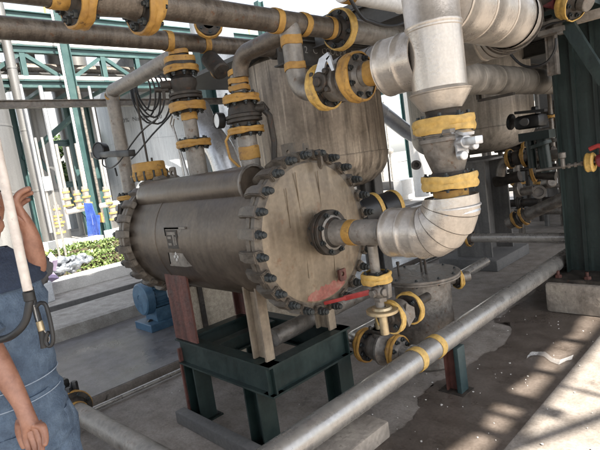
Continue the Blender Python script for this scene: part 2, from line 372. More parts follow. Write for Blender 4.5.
def arc(c, u, w, rad, a0, a1, n=8):
    """points on an arc round c in the plane of u, w"""
    c = V(c); u = V(u); w = V(w)
    return [c + (u * math.cos(a0 + (a1 - a0) * i / n) + w * math.sin(a0 + (a1 - a0) * i / n)) * rad for i in range(n + 1)]
def clad(parent, p0, p1, r, seg=.3, m='cladding', wob=.0, name='cladding_sheet', bead=.0035):
    """straight insulated pipe made of lapped sheets, each its own part"""
    p0 = V(p0); p1 = V(p1); L = (p1 - p0).length; d = (p1 - p0).normalized(); n = max(1, round(L / seg)); s_ = L / n
    for i in range(n):
        rr = r + wob * random.uniform(-1, 1)
        b = MB(); a = p0 + d * (i * s_)
        b.lathe(a, d, [(0, rr - .008), (0, rr + bead * .4), (.006, rr + bead), (.014, rr + bead), (.018, rr), (s_ * .5, rr + .0012), (s_ + .003, rr - .001), (s_ + .003, rr - .008)], 40)
        part(b, name, m, parent, ang=50)
def gores(parent, c, u, w, rad, r, n=6, m='cladding', a0=0., a1=PI / 2):
    """insulated elbow of n lapped gores: turns from direction u round centre c"""
    c = V(c); u = V(u).normalized(); w = V(w).normalized()
    for i in range(n):
        b = MB(); k = 40; rows = []
        for j in range(4):
            a = a0 + (a1 - a0) * (i + (j / 3) * 1.04) / n
            rows.append(a)
        e_ = .0035 * (i % 2); rr = [r + .007, r + .007, r + e_, r + e_ - .002]
        rows[1] = rows[0] + .035
        for j, a in enumerate(rows):
            e = u * math.cos(a) + w * math.sin(a); ctr = c + e * rad; nn = u.cross(w)
            for q in range(k):
                t = 2 * PI * q / k; b.v.append(ctr + (e * math.cos(t) + nn * math.sin(t)) * rr[j])
        for j in range(3):
            for q in range(k): b.f.append((j * k + q, j * k + (q + 1) % k, (j + 1) * k + (q + 1) % k, (j + 1) * k + q))
        part(b, 'gore', m, parent, ang=18)
        if i:
            b = MB(); a = a0 + (a1 - a0) * i / n - .004; e = u * math.cos(a) + w * math.sin(a); t_ = (w * math.cos(a) - u * math.sin(a)); b.lathe(c + e * rad, t_, [(-.002, r), (-.002, r + .0066), (.0, r + .0066), (.0, r)], 40); part(b, 'seam_sealant', 'iron', parent)
def text(s, name, parent, p, right, up, size, m, align='LEFT', label=None):
    c = bpy.data.curves.new(name, 'FONT'); c.body = s; c.size = size; c.align_x = align; c.extrude = .0008
    o = bpy.data.objects.new(name, c); COL.objects.link(o); 
    r_ = V(right).normalized(); u = V(up).normalized(); n = r_.cross(u); o.rotation_euler = Matrix((r_, u, n)).transposed().to_euler()
    o.parent = parent; o.location = V(p) - wl(parent); c.materials.append(M[m])
    bpy.context.view_layer.update(); me = bpy.data.meshes.new_from_object(o.evaluated_get(bpy.context.evaluated_depsgraph_get())); o2 = bpy.data.objects.new(name, me); COL.objects.link(o2)
    o2.parent = parent; o2.location = o.location; o2.rotation_euler = o.rotation_euler; bpy.data.objects.remove(o)
    return o2

# ================================================================== THE SETTING
# ground: one profile (x, z) drawn out along Y; two drain trenches cut into it
def strip(prof, y0, y1, name, m, ny=1):
    b = MB(); n = len(prof)
    for j in range(ny + 1):
        y = y0 + (y1 - y0) * j / ny
        b.v += [V((x, y, z)) for x, z in prof]
    for j in range(ny):
        for i in range(n - 1): b.f.append((j * n + i, j * n + i + 1, (j + 1) * n + i + 1, (j + 1) * n + i))
    return struct(b, name, m, smooth=False)
strip([(-5.95, 0), (-4.0, 0), (-4.0, -.16), (-3.74, -.16), (-3.74, 0), (900, 0)], -800, 900, 'ground', 'concrete')
strip([(-900, 0), (-8.15, 0), (-8.15, -.3), (-7.35, -.3), (-7.35, 0), (-6.9, 0), (-6.9, .17), (-6.0, .17), (-5.95, .15), (-5.95, 0)], -800, 900, 'pavement', 'concrete_pale')
b = MB(); b.v = [V((-5.94, -30, .004)), V((-4.01, -30, .004)), V((-4.01, 60, .004)), V((-5.94, 60, .004))]; b.f = [(0, 1, 2, 3)]
struct(b, 'damp_ground', 'damp_concrete')
# damp patch with a dried edge
px = [(575, 262), (556, 276), (540, 282), (534, 293), (520, 303), (509, 310), (503, 317), (494, 319), (495, 322), (511, 322), (512, 331), (506, 342), (498, 350), (488, 352), (478, 360), (468, 366), (462, 372),
      (447, 378), (436, 382), (427, 389), (418, 397), (421, 407), (414, 419), (402, 428), (392, 434), (386, 441), (372, 450), (330, 480)]
pts = [at(a, c, z=.004) for a, c in px] + [V((-1.10, 1.1, .004)), V((-1.10, 4.8, .004))]
q = []
for i in range(len(pts)):
    a, c = pts[i], pts[(i + 1) % len(pts)]
    for k in range(4):
        t = k / 4; pnt = a.lerp(c, t); q.append(pnt + V((random.uniform(-.012, .012), random.uniform(-.012, .012), 0)) if k and pnt.x < -1.15 else pnt)
b = MB(); bm = bmesh.new(); vs = [bm.verts.new(p) for p in q]; fc = bm.faces.new(vs); bmesh.ops.triangulate(bm, faces=[fc]); bm.verts.index_update()
b.add([v.co.copy() for v in bm.verts], [[v.index for v in g.verts] for g in bm.faces]); bm.free()
struct(b, 'wet_patch', 'wet_concrete', smooth=False)
# crumbs of lime and grit on the floor
b = MB()
for i in range(170):
    if i < 105: x, y = random.uniform(-2.1, -.5), random.uniform(1.7, 4.3)
    else: x, y = random.uniform(-4, -.3), random.uniform(.6, 6)
    s_ = random.choice([.0025, .003, .004, .005, .008]) * random.uniform(.7, 1.2); a = random.uniform(0, PI)
    k = random.randint(4, 6); top = [V((x + s_ * random.uniform(.6, 1.3) * math.cos(a + 2 * PI * j / k), y + s_ * random.uniform(.6, 1.3) * math.sin(a + 2 * PI * j / k), .005)) for j in range(k)]
    b.prism(top, (0, 0, .003))
o = part(b, 'grit', 'paper_flake', None, kind='stuff', smooth=False); tag(o, 'pale crumbs of grit scattered over the wet concrete floor', 'grit')

# trench edge bar
b = MB(); b.tube([(-3.71, -4, .03), (-3.71, 9, .03)], .018, 12); thing(b, 'drain_pipe', 'galv', 'thin bright conduit pipe running along the edge of the floor drain', 'pipe')

# roof that shades the plant, with a slot and braces at its sunny edge
SH = 6.4; dz = SH / math.tan(SUN_EL); sx, sy = dz * math.cos(SUN_AZ), dz * math.sin(SUN_AZ)
def up(x, y): return V((x + sx, y + sy, SH))
rf = root('canopy', 'dark sheet canopy on steel beams shading the equipment', 'canopy', (0, 4, SH))
xe = -1.27 + sx
b = MB()
for i in range(25):
    y = -8 + i * .8
    b.add([(-3.9, y, SH), (-3.9, y + .25, SH + .05), (-3.9, y + .55, SH + .05), (-3.9, y + .8, SH), (xe, y, SH), (xe, y + .25, SH + .05), (xe, y + .55, SH + .05), (xe, y + .8, SH)], [(0, 1, 5, 4), (1, 2, 6, 5), (2, 3, 7, 6)])
part(b, 'roof_sheet', 'roof_sheet', rf, smooth=False)
for k in range(5):
    y = -6 + 4 * k
    b = MB(); b.ibeam((-3.9, y, SH - .14), (xe + .1, y, SH - .14), .12, .24); part(b, 'rafter', 'steel_beam', rf)
b = MB(); b.box(up(-1.13, -8), up(-1.06, 12) + V((0, 0, .06))); part(b, 'edge_beam', 'steel_beam', rf)
for y in (1.0, 1.5, 1.95, 2.30, 2.52, 2.76, 3.15, 3.75, 4.5, 5.1):
    b = MB(); w = random.uniform(.05, .09); b.box(up(-1.29, y), up(-1.12, y + w) + V((0, 0, .04))); part(b, 'rung', 'steel_beam', rf)
b = MB(); b.beam(up(-1.09, 3.06) + V((0, 0, .03)), up(2.2, 2.75) + V((0, 0, .03)), .045, .05); part(b, 'brace', 'steel_beam', rf)
b = MB(); b.beam(up(-1.09, 2.20) + V((0, 0, .03)), up(1.0, 6.2) + V((0, 0, .03)), .06, .05); part(b, 'brace', 'steel_beam', rf)
for x, y in ((-3.85, 10.3), (4.3, 10.3), (-3.8, -5.9), (4.3, -6)):
    b = MB(); b.ibeam((x, y, 0), (x, y, SH - .02), .2, .2, up=(1, 0, 0)); part(b, 'post', 'steel_beam', rf)

# ================================================================== VESSEL
YC, ZC = 1.80, 1.24
XF, XB = -1.80, -3.28
ves = root('heat_exchanger', 'large horizontal steel pressure vessel with a ring of bolted clamps round its end', 'vessel', (-2.5, YC, .98))
b = MB(); b.lathe((XB, YC, ZC), X, [(-.05, .3), (-.05, .36), (0, .372), (.4, .372), (.403, .375), (.415, .375), (.418, .372), (XF - .07 - XB, .372)], 72); part(b, 'shell', 'shell_steel', ves)
b = MB(); b.lathe((XF - .075, YC, ZC), X, [(0, .36), (0, .408), (.004, .412), (.030, .412), (.034, .402), (.040, .402), (.044, .412), (.070, .412), (.074, .405), (.078, .37)], 72); part(b, 'end_ring', 'clamp_steel', ves)
b = MB(); b.lathe((XF, YC, ZC), X, [(-.01, .398), (.002, .372), (.004, .366), (.016, .2), (.020, .12), (.021, .001)], 72); part(b, 'end_cover', 'head_steel', ves)
b = MB(); b.lathe((XB - .045, YC, ZC), X, [(0, .3), (0, .408), (.004, .412), (.036, .412), (.04, .40), (.045, .40), (.05, .412), (.082, .412), (.086, .37)], 72); part(b, 'end_ring', 'clamp_steel', ves)
b = MB(); b.lathe((-3.52, YC, ZC - .02), X, [(0, .001), (.01, .2), (.05, .29), (.24, .29)], 48); part(b, 'rear_channel', 'shell_steel', ves)
# clamps: tapering jaw blocks with a bolt each
def clamp_mesh(L):
    b = MB(); w = .030
    lo, hi = -.018, .032
    pr = [(0, lo), (0, hi - .012), (-.012, hi), (-L * .55, hi + .002), (-L * .9, hi - .018), (-L, lo + .01), (-L, lo)]
    rows = []
    for (t, h) in pr:
        k = 1 - .25 * (-t / L); rows.append((t, h, w * k))
    n = len(pr)
    b.add([(t, -ww, h) for t, h, ww in rows] + [(t, ww, h) for t, h, ww in rows], [(i, (i + 1) % n, (i + 1) % n + n, i + n) for i in range(n)] + [tuple(range(n - 1, -1, -1)), tuple(range(n, 2 * n))])
    bm = bmesh.new(); bv = [bm.verts.new(v) for v in b.v]; [bm.faces.new([bv[i] for i in q]) for q in b.f]; bmesh.ops.bevel(bm, geom=bm.edges[:], offset=.005, segments=2, affect='EDGES')
    bm.verts.index_update(); c = MB(); c.add([v.co.copy() for v in bm.verts], [[v.index for v in q.verts] for q in bm.faces]); bm.free()
    return c.mesh('clamp', 'clamp_steel')
cm, cm2 = clamp_mesh(.175), clamp_mesh(.14)
bb = MB(); bb.cyl((0, 0, 0), (.058, 0, 0), .014, n=12, bev=.004); bb.hexa((.002, 0, 0), X, .023, .022); bb.cyl((.024, 0, 0), (.045, 0, 0), .018, n=12, bev=.003); bbm = bb.mesh('clamp_bolt', 'bolt_dark')
NCL = 24
for k in range(NCL):
    a = 2 * PI * (k + .35) / NCL
    rot = Matrix.Rotation(a, 3, 'X') @ Matrix.Rotation(random.uniform(-.04, .04), 3, 'Z')
    rad = rot @ V((0, 0, 1))
    o = inst(cm, 'clamp', ves, V((XF + .022, YC, ZC)) + rad * (.402 + random.uniform(-.003, .003)), rot)
    q = inst(bbm, 'bolt', o, wl(o)); q.location = (-.002, 0, .010); q.rotation_euler = (random.uniform(0, 1), 0, 0)
    if math.cos(a) > -2 and (math.sin(a) > -.2 or True):
        o = inst(cm2, 'clamp', ves, V((XB - .065, YC, ZC)) + rad * .402, Matrix.Rotation(a, 3, 'X') @ Matrix.Rotation(PI, 3, 'Z'))
        q = inst(bbm, 'bolt', o, wl(o)); q.location = (-.002, 0, .010)
# half-round cover along the upper left of the shell
b = MB(); b.lathe((-3.23, 1.615, 1.535), X, [(0, .001), (.004, .085), (.02, .098), (.05, .103), (1.20, .103), (1.204, .1), (1.206, .001)], 40); part(b, 'half_pipe_cover', 'shell_steel', ves)
b = MB(); b.lathe((-2.024, 1.615, 1.535), X, [(0, .107), (.003, .110), (.012, .110), (.015, .107), (.015, .098), (.006, .098)], 40); part(b, 'cover_rim', 'iron_light', ves)
# lifting lugs
def lug(x, y, z, ax, par, m='clamp_steel', w=.075, h=.1, th=.014, hr=.017, tilt=0):
    ax = V(ax).normalized(); sd_ = ax.cross(Z).normalized(); b = MB(); k = 16; o_ = V((x, y, z))
    outer = []; 
    hc = h * .6
    for i in range(k):
        a = 2 * PI * i / k; dx, dy = math.cos(a), math.sin(a)
        s_ = min(w / 2 / max(1e-6, abs(dx)), (h - hc) / max(1e-6, dy) if dy > 0 else hc / max(1e-6, -dy)); outer.append((dx * s_, hc + dy * s_))
    # keep the corners
    inner = [(hr * math.cos(2 * PI * i / k), hc + hr * math.sin(2 * PI * i / k)) for i in range(k)]
    for sgn in (-.5, .5):
        b.v += [o_ + ax * th * sgn + sd_ * p + Z * r_ for p, r_ in outer + inner]
    for i in range(k):
        j = (i + 1) % k
        b.f += [(i, j, k + j, k + i), (2 * k + i, 3 * k + i, 3 * k + j, 2 * k + j), (i, 2 * k + i, 2 * k + j, j), (k + i, k + j, 3 * k + j, 3 * k + i)]
    return part(b, 'lifting_lug', m, par, smooth=False)
lug(-3.12, 1.78, 1.61, Y, ves, h=.11)
lug(-1.98, 1.86, 1.60, Y, ves, h=.13, w=.1)
lug(-1.845, 1.86, 1.63, X, ves, h=.085, w=.035, hr=.006)
lug(-1.755, 1.86, 1.565, Y, ves, h=.10, w=.03, hr=.006)
lug(-1.768, 1.925, .945, X, ves, m='red_oxide', h=.065, w=.055, hr=.013)
# scraped red primer at the foot of the cover
b = MB(); pp = []
for i in range(22):
    a = R(-112 + 50 * i / 21); pp.append((a, .362))
top = [(R(-62 - 50 * i / 21), .362 - (.012 + .05 * math.sin(PI * i / 21) ** .5) - .018 * random.random()) for i in range(22)]
poly = [V((XF + .0055 + (.366 - r_) * .06, YC + r_ * math.cos(a), ZC + r_ * math.sin(a))) for a, r_ in pp + top]
bm = bmesh.new(); fc = bm.faces.new([bm.verts.new(p) for p in poly]); bmesh.ops.triangulate(bm, faces=[fc]); bm.verts.index_update()
b.add([v.co.copy() for v in bm.verts], [[v.index for v in g.verts] for g in bm.faces]); bm.free(); part(b, 'primer_patch', 'red_chip', ves, smooth=False)
# weld drips running down the cover
for y_, z0, z1, w in ((1.70, 1.57, 1.02, .006), (1.86, 1.56, 1.36, .004), (1.62, 1.5, 1.30, .003), (1.90, 1.14, .98, .004)):
    b = MB(); b.beam((XF + .017, y_, z0), (XF + .017, y_ - .008, z1), w, .004, up=(1, 0, 0)); part(b, 'weld_bead', 'head_steel', ves)
# manufacturer plate bracket on the left side
b = MB(); yb = 1.432
pl = [V((-2.735, yb, 1.345)), V((-2.735, yb, 1.115)), V((-2.50, yb, 1.105)), V((-2.50, yb, 1.335))]
b.prism([pl[0], pl[1], pl[1] + V((0, .05, 0)), pl[0] + V((0, .05, 0))], (.012, 0, 0))
b.box((-2.735, yb, 1.105), (-2.56, yb + .008, 1.345)); b.box((-2.735, yb, 1.335), (-2.49, yb + .06, 1.347)); b.prism([V((-2.56, yb, 1.105)), V((-2.56, yb + .008, 1.105)), V((-2.46, yb + .05, 1.11)), V((-2.46, yb + .042, 1.11))], (0, 0, .235))
nb_ = part(b, 'nameplate_bracket', 'iron_light', ves, smooth=False)
b = MB(); b.box((-2.715, yb - .004, 1.215), (-2.585, yb - .0005, 1.33)); part(b, 'nameplate', 'iron', nb_)
b = MB()
for bx in ((-2.70, 1.30, -2.60, 1.318), (-2.70, 1.275, -2.655, 1.29), (-2.64, 1.235, -2.62, 1.30), (-2.615, 1.24, -2.60, 1.29), (-2.70, 1.235, -2.66, 1.25)): b.box((bx[0], yb - .006, bx[1]), (bx[2], yb - .0042, bx[3]))
part(b, 'plate_print', 'iron_light', nb_)
b = MB(); c0 = V((-2.64, yb - .003, 1.165))
for dx, dz_ in ((0, .018), (0, -.018), (.018, 0), (-.018, 0)):
    c1 = c0 + V((dx, 0, dz_)); b.prism([c1 + V((0, 0, .013)), c1 + V((.011, 0, 0)), c1 + V((0, 0, -.013)), c1 + V((-.011, 0, 0))], (0, .0025, 0))
part(b, 'diamond_emblem', 'kerb_white', nb_)
# saddle posts (they are welded to the vessel)
def hpost(x0, x1, y, z0, z1, m, par, name='saddle_post', depth=.14, t=.014, lab=None):
    b = MB(); b.box((x0, y, z0), (x1, y + t, z1)); b.box((x0, y + depth - t, z0), (x1, y + depth, z1)); xm = (x0 + x1) / 2; b.box((xm - t / 2, y + t, z0), (xm + t / 2, y + depth - t, z1))
    return part(b, name, m, par, label=lab)
def channelpost(x0, x1, y0, y1, z0, z1, m, par, name, t=.014, lab=None):
    """H section whose web faces the -Y side"""
    b = MB(); b.box((x0, y0, z0), (x0 + t, y1, z1)); b.box((x1 - t, y0, z0), (x1, y1, z1)); b.box((x0 + t, y0 + .035, z0), (x1 - t, y0 + .035 + t, z1))
    return part(b, name, m, par, label=lab)
ZT = .575
channelpost(-2.155, -2.035, 1.525, 1.585, ZT, 1.03, 'beige_paint', ves, 'saddle_post', lab='beige primed saddle post')
b = MB(); b.box((-2.97, 1.50, ZT), (-2.70, 1.515, 1.04)); b.box((-2.97, 1.515, ZT), (-2.955, 1.62, 1.04)); part(b, 'saddle_post', 'red_oxide', ves, label='red primed saddle post')
channelpost(-2.155, -2.035, 2.04, 2.10, ZT, 1.02, 'beige_paint', ves, 'saddle_post', lab='beige primed saddle post')
channelpost(-2.96, -2.80, 2.0, 2.12, ZT, 1.02, 'red_oxide', ves, 'saddle_post', lab='red primed saddle post')
# pale rough wall block seen behind the posts
b = MB(); b.box((-3.60, 1.86, .0), (-3.42, 3.3, 1.02), bev=.012)
wl_ = thing(b, 'block_wall', 'beige_wall', 'rough beige rendered wall under the vessel behind the green stand', 'wall')
b = MB(); b.box((-3.425, 1.98, .3), (-3.40, 2.02, 1.04)); o = part(b, 'strap', 'iron', wl_)

# ------------------------------------------------------------------ stand
st = root('support_stand', 'dark green steel channel stand carrying the clamped vessel', 'stand', (-2.45, 1.83, 0))
x0, x1, y0, y1 = -2.96, -1.975, 1.485, 2.16
zt, zb = .572, .395
def chan(p0, p1, m, inward):
    """channel on edge: web outside set back between two flanges"""
    p0 = V(p0); p1 = V(p1); d = (p1 - p0).normalized(); iw = V(inward); b = MB(); t = .012; wd = .085; hh = zt - zb
    pr = [(0, 0), (wd, 0), (wd, t), (.03 + t, t), (.03 + t, hh - t), (wd, hh - t), (wd, hh), (0, hh), (0, hh - t), (.03, hh - t), (.03, t), (0, t)]
    n = len(pr); vs = [p + iw * a + Z * c for p in (p0, p1) for a, c in pr]
    b.add(vs, [(i, (i + 1) % n, (i + 1) % n + n, i + n) for i in range(n)] + [tuple(range(n - 1, -1, -1)), tuple(range(n, 2 * n))])
    return part(b, 'rail', m, st, smooth=False)
chan((x0, y0, zb), (x1 - .003, y0, zb), 'green_dark', (0, 1, 0))
chan((x0, y1, zb), (x1 - .003, y1, zb), 'green_dark', (0, -1, 0))
chan((x1, y0 + .002, zb), (x1, y1 - .002, zb), 'green_dark', (-1, 0, 0))
chan((x0 + .003, y0 + .09, zb), (x0 + .003, y1 - .09, zb), 'green_dark', (1, 0, 0))
def leg(x, y, m, xw=.13, yw=.12, t=.012):
    b = MB(); b.box((x, y, .012), (x + t, y + yw, zb - .002)); b.box((x + xw - t, y, .012), (x + xw, y + yw, zb - .002)); b.box((x + t, y + yw / 2 - t / 2, .012), (x + xw - t, y + yw / 2 + t / 2, zb - .002))
    for ax_, ay_ in ((-.008, -.008), (xw + .008, -.008), (-.008, yw + .008), (xw + .008, yw + .008)): inst(bolt_mesh(.009, .03), 'anchor_bolt', st, (x + ax_, y + ay_, .014))
    l = part(b, 'leg', m, st, smooth=False); b = MB(); b.box((x - .03, y - .03, .0), (x + xw + .03, y + yw + .03, .011)); part(b, 'foot_plate', m, l, smooth=False)
leg(-2.94, 1.50, 'green_dark'); leg(-2.27, 1.50, 'green_dark'); leg(-2.13, 2.03, 'green_dark'); leg(-2.94, 2.03, 'green_dark')
b = MB(); b.box((-2.965, 1.49, ZT * 0 + .012), (-2.948, 1.56, .50)); part(b, 'leg_cover', 'red_oxide', st)
for x in (-2.62,):
    b = MB(); b.ibeam((x, y0 + .1, zt - .06), (x, y1 - .1, zt - .06), .08, .1); part(b, 'crossbeam', 'green_dark', st, smooth=False)
b = MB(); b.box((-2.98, 1.40, 0.0), (-1.95, 1.475, .085), bev=.008); thing(b, 'floor_sleeper', 'kerb_dark', 'low dark sleeper along the left feet of the green stand', 'sleeper')
b = MB(); b.box((-1.90, 1.2, 0), (-1.66, 2.03, .1), bev=.012); thing(b, 'concrete_sleeper', 'concrete_block', 'pale concrete sleeper lying beside the long pipe near the stand', 'sleeper')

# ================================================================== PIPE FROM THE VESSEL NOZZLE, elbow, riser
PY = 1.80
noz = root('nozzle_pipe', 'steel nozzle pipe with rusty bolted flange leaving the vessel end cover', 'pipe', (-1.6, PY, ZC))
b = MB(); b.lathe((XF + .01, PY, ZC), X, [(0, .088), (.012, .086), (.014, .082), (.07, .082)], 32); part(b, 'nozzle_neck', 'clamp_steel', noz)
flange(noz, (-1.70, PY, ZC), X, .118, .064, th=.022, guard=None, nb=8, bolts='each', bm_='iron')
b = MB(); b.lathe((-1.67, PY, ZC), X, [(0, .09), (.01, .068), (.04, .065), (.13, .058), (.31, .058)], 32); part(b, 'reducer', 'pipe_grey', noz)
ring(noz, (-1.545, PY, ZC), X, .0605, .05, 'orange')
b = MB(); b.lathe((-1.5, PY, ZC), X, [(-.02, .055), (-.018, .061), (.0, .063), (.1, .063), (.12, .058)], 32); part(b, 'tee', 'pipe_grey', noz)
b = MB(); b.cyl(at(391, 233, y=PY - .055) * 1, at(391, 233, y=PY - .055) + V((0, -.012, 0)), .011, n=16, bev=.002); b2 = b
part(b, 'stamp_boss', 'iron', noz)
RX = -1.0
els = root('insulated_elbow', 'bright lapped cladding elbow turning the nozzle pipe up beneath the valve', 'pipe elbow', (RX, PY, ZC - .13))
r_e = .109
clad(els, (-1.315, PY, ZC), (-1.15, PY, ZC), r_e, seg=.085)
b = MB(); b.lathe((-1.317, PY, ZC), X, [(0, .05), (0, r_e + .002)], 40); part(b, 'end_cap', 'cladding', els)
gores(els, (-1.15, PY, ZC + .15), -Z, X, .15, r_e, n=5)
b = MB(); b.lathe((RX, PY, 1.345), Z, [(-.02, r_e), (0, r_e - .006), (.0, r_e + .004), (.006, r_e + .004), (.010, r_e - .002), (.042, .07), (.045, .055)], 40); part(b, 'cone', 'silver', els)
b = MB(); b.lathe((RX, PY, 1.37), Z, [(0, .064), (.06, .064)], 32); part(b, 'pipe_stub', 'pipe_grey', els); ring(els, (RX, PY, 1.410), Z, .066, .04, 'orange')

def rising(par, x, y, z): pass
vl = root('ball_valve', 'rusty steel valve with mounting bracket between two wide yellow flange bands', 'valve', (RX, PY, 1.46))
flange(vl, (RX, PY, 1.452), Z, .105, .06, th=.016, guard='yellow', gw=.055, nb=8)
flange(vl, (RX, PY, 1.676), Z, .115, .06, th=.018, guard='yellow', gw=.06, nb=8)
b = MB(); b.lathe((RX, PY, 1.525), Z, [(-.06, .055), (-.04, .06), (.01, .078), (.04, .088), (.07, .09), (.085, .098), (.088, .104), (.103, .104), (.105, .1), (.108, .1), (.112, .104), (.125, .104), (.128, .07), (.14, .06)], 40); part(b, 'body', 'iron_light', vl)
b = MB(); c = V((RX, PY, 1.60)); 
d1 = V((.72, -.35, 0)).normalized(); sdv = d1.cross(Z)
b.cyl(c + d1 * .06, c + d1 * .135, .026, n=20, bev=.003); b.beam(c + d1 * .07 + Z * .055, c + d1 * .15 + Z * .028, .05, .012); b.beam(c + d1 * .10 - Z * .045, c + d1 * .10 + Z * .05, .012, .05, up=sdv)
b.beam(c + d1 * .125, c + d1 * .205, .035, .03, bev=.004); b.cyl(c + d1 * .11 + sdv * .02 - Z * .05, c + d1 * .14 + sdv * .02 - Z * .05, .018, n=14, bev=.003)
b.cyl(c + d1 * .12 - sdv * .028 - Z * .02, c + d1 * .15 - sdv * .028 - Z * .02, .015, n=14, bev=.003); b.hexa(c + d1 * .08 + sdv * .03 + Z * .045, d1, .013, .02)
part(b, 'actuator_bracket', 'silver', vl)
b = MB(); b.beam((RX - .09, PY - .07, 1.648), (RX + .09, PY - .10, 1.648), .03, .014); b.tube([(RX - .085, PY - .07, 1.66), (RX - .05, PY - .09, 1.675), (RX - .02, PY - .09, 1.655)], .008, 8); part(b, 'stop_bar', 'iron_light', vl)

ris = root('riser_pipe', 'tall bright clad vertical pipe tapering down to the upper yellow flange', 'pipe', (RX, PY, 1.71))
b = MB(); b.lathe((RX, PY, 1.705), Z, [(0, .06), (.025, .065), (.04, .07)], 32); part(b, 'pipe_stub', 'iron', ris)
b = MB(); b.lathe((RX, PY, 1.735), Z, [(0, .062), (.002, .078), (.062, .118), (.068, .122), (.072, .119)], 48); part(b, 'cone', 'cladding', ris)
r_v = .106
b = MB(); b.lathe((RX, PY, 1.80), Z, [(0, .120), (.006, .124), (.012, r_v + .008), (.02, r_v), (.24, r_v), (.243, r_v + .003), (.25, r_v + .003), (.253, r_v)], 48); part(b, 'cladding_sheet', 'cladding', ris)
clad(ris, (RX, PY, 2.05), (RX, PY, 3.6), r_v, seg=.31, wob=.001)
# branch to the left
BZ = 1.955
clad(ris, (-1.235, PY, BZ), (-1.06, PY, BZ), .116, seg=.09)
b = MB(); b.lathe((-1.238, PY, BZ), X, [(0, .04), (0, .112), (.006, .120), (.012, .116)], 40); part(b, 'end_cap', 'cladding', ris)
b = MB(); b.lathe((-1.40, PY, BZ), X, [(0, .05), (.17, .05)], 32); part(b, 'branch_pipe', 'pipe_grey', ris)
ring(ris, (-1.295, PY, BZ), X, .052, .075, 'orange')
# horizontal header away from the riser and back behind it
HZ = 2.165
hd = root('insulated_header', 'wide bright clad pipe curving away behind the riser at upper right', 'pipe', (-1.0, 2.4, HZ))
RH = .15; YE = 2.62
b = MB(); b.lathe((RX, PY + .075, HZ), Y, [(0, .001), (0, RH * .93)], 40); part(b, 'end_cap', 'cladding', hd)
clad(hd, (RX, PY + .08, HZ), (RX, YE - .10, HZ), RH * .93, seg=.2)
gores(hd, (RX - .22, YE - .10, HZ), X, Y, .22, RH * .93, n=5)
clad(hd, (RX - .22, YE + .12, HZ + .0), (-2.2, YE + .12, HZ), RH * .93, seg=.28, m='cladding_shaded')
gores(hd, (-2.2, YE + .34, HZ), -Y, -X, .22, RH * .93, n=4, m='cladding_shaded')
# valve in the left branch
bv = root('branch_valve', 'steel valve with bright cover plate between two yellow flange rings', 'valve', (-1.52, PY, BZ - .1))
flange(bv, (-1.40, PY, BZ), X, .105, .052, th=.02, guard='orange', gw=.06, nb=8, bolts='each', bm_='iron_light')
flange(bv, (-1.60, PY, BZ), X, .105, .052, th=.018, guard='yellow', gw=.055, nb=8, bolts='each')
b = MB(); b.lathe((-1.585, PY, BZ), X, [(0, .05), (.01, .065), (.03, .08), (.08, .086), (.09, .09), (.105, .09), (.11, .07), (.17, .065)], 36); part(b, 'body', 'iron_light', bv)
b = MB(); c = V((-1.545, PY - .085, BZ + .01))
b.cyl(c + V((0, .03, 0)), c + V((0, -.02, 0)), .045, n=24, bev=.005); b.cyl(c, c + V((0, -.035, 0)), .022, n=16, bev=.004)
for k in range(4):
    a = PI / 4 + k * PI / 2; e = c + V((.058 * math.cos(a), .0, .058 * math.sin(a))); b.beam(c, e, .024, .014, up=(0, 1, 0)); b.cyl(e + V((0, .012, 0)), e + V((0, -.018, 0)), .012, n=12, bev=.002)
part(b, 'bonnet', 'iron', bv)
b = MB(); b.prism([c + V(p) for p in ((-.02, -.012, .04), (.02, -.012, .10), (.075, -.012, .115), (.085, -.012, .095), (.055, -.012, .075), (.03, -.012, .03))], (0, .012, 0)); b.prism([c + V(p) for p in ((.06, -.012, .09), (.085, -.012, .03), (.10, -.012, .03), (.085, -.012, .1))], (0, .012, 0)); part(b, 'cover_plate', 'silver', bv)

# ================================================================== OVERHEAD PIPES
TZ = 2.31
tp = root('upper_pipe', 'brown-grey overhead pipe with tee and drop leg feeding the branch valve', 'pipe', (-1.78, 1.8, TZ - .05))
b = MB(); b.cyl((-1.78, 1.03, TZ), (-1.78, 2.14, TZ), .054, n=32); part(b, 'pipe_run', 'pipe_brown', tp)
b = MB(); b.lathe((-1.78, PY, TZ), -Z, [(0, .05), (.05, .056), (.08, .054), (.12, .05), (.24, .05)], 28); part(b, 'tee_branch', 'pipe_grey', tp)
b = MB(); b.tube([(-1.78, PY, 2.09)] + arc((-1.68, PY, 2.055), -X, -Z, .10, 0, PI / 2, 8) + [(-1.62, PY, BZ)], .05, 24); part(b, 'elbow', 'pipe_grey', tp)
ring(tp, (-1.78, PY - .09, TZ), Y, .056, .04); ring(tp, (-1.78, PY + .10, TZ), Y, .056, .04); ring(tp, (-1.78, PY, TZ - .09), Z, .052, .045); ring(tp, (-1.78, PY, TZ - .215), Z, .052, .035)
ring(tp, (-1.78, 2.10, TZ), Y, .056, .035)
flange(tp, (-1.78, 2.19, TZ), Y, .105, .054, th=.02, guard='yellow', gw=.052, nb=8, bolts='each')
b = MB(); b.cyl((-1.78, 2.21, TZ), (-1.78, 3.4, TZ), .066, n=32); part(b, 'pipe_run', 'pipe_grey', tp)
b = MB(); b.tube([(-1.81, PY, 2.27), (-1.92, PY, 2.265), (-2.10, PY, 2.26)] + arc((-2.12, PY, 2.16), Z, -X, .10, 0, PI / 2, 7) + [(-2.22, PY, 2.14)], .048, 24); part(b, 'side_branch', 'pipe_brown', tp)
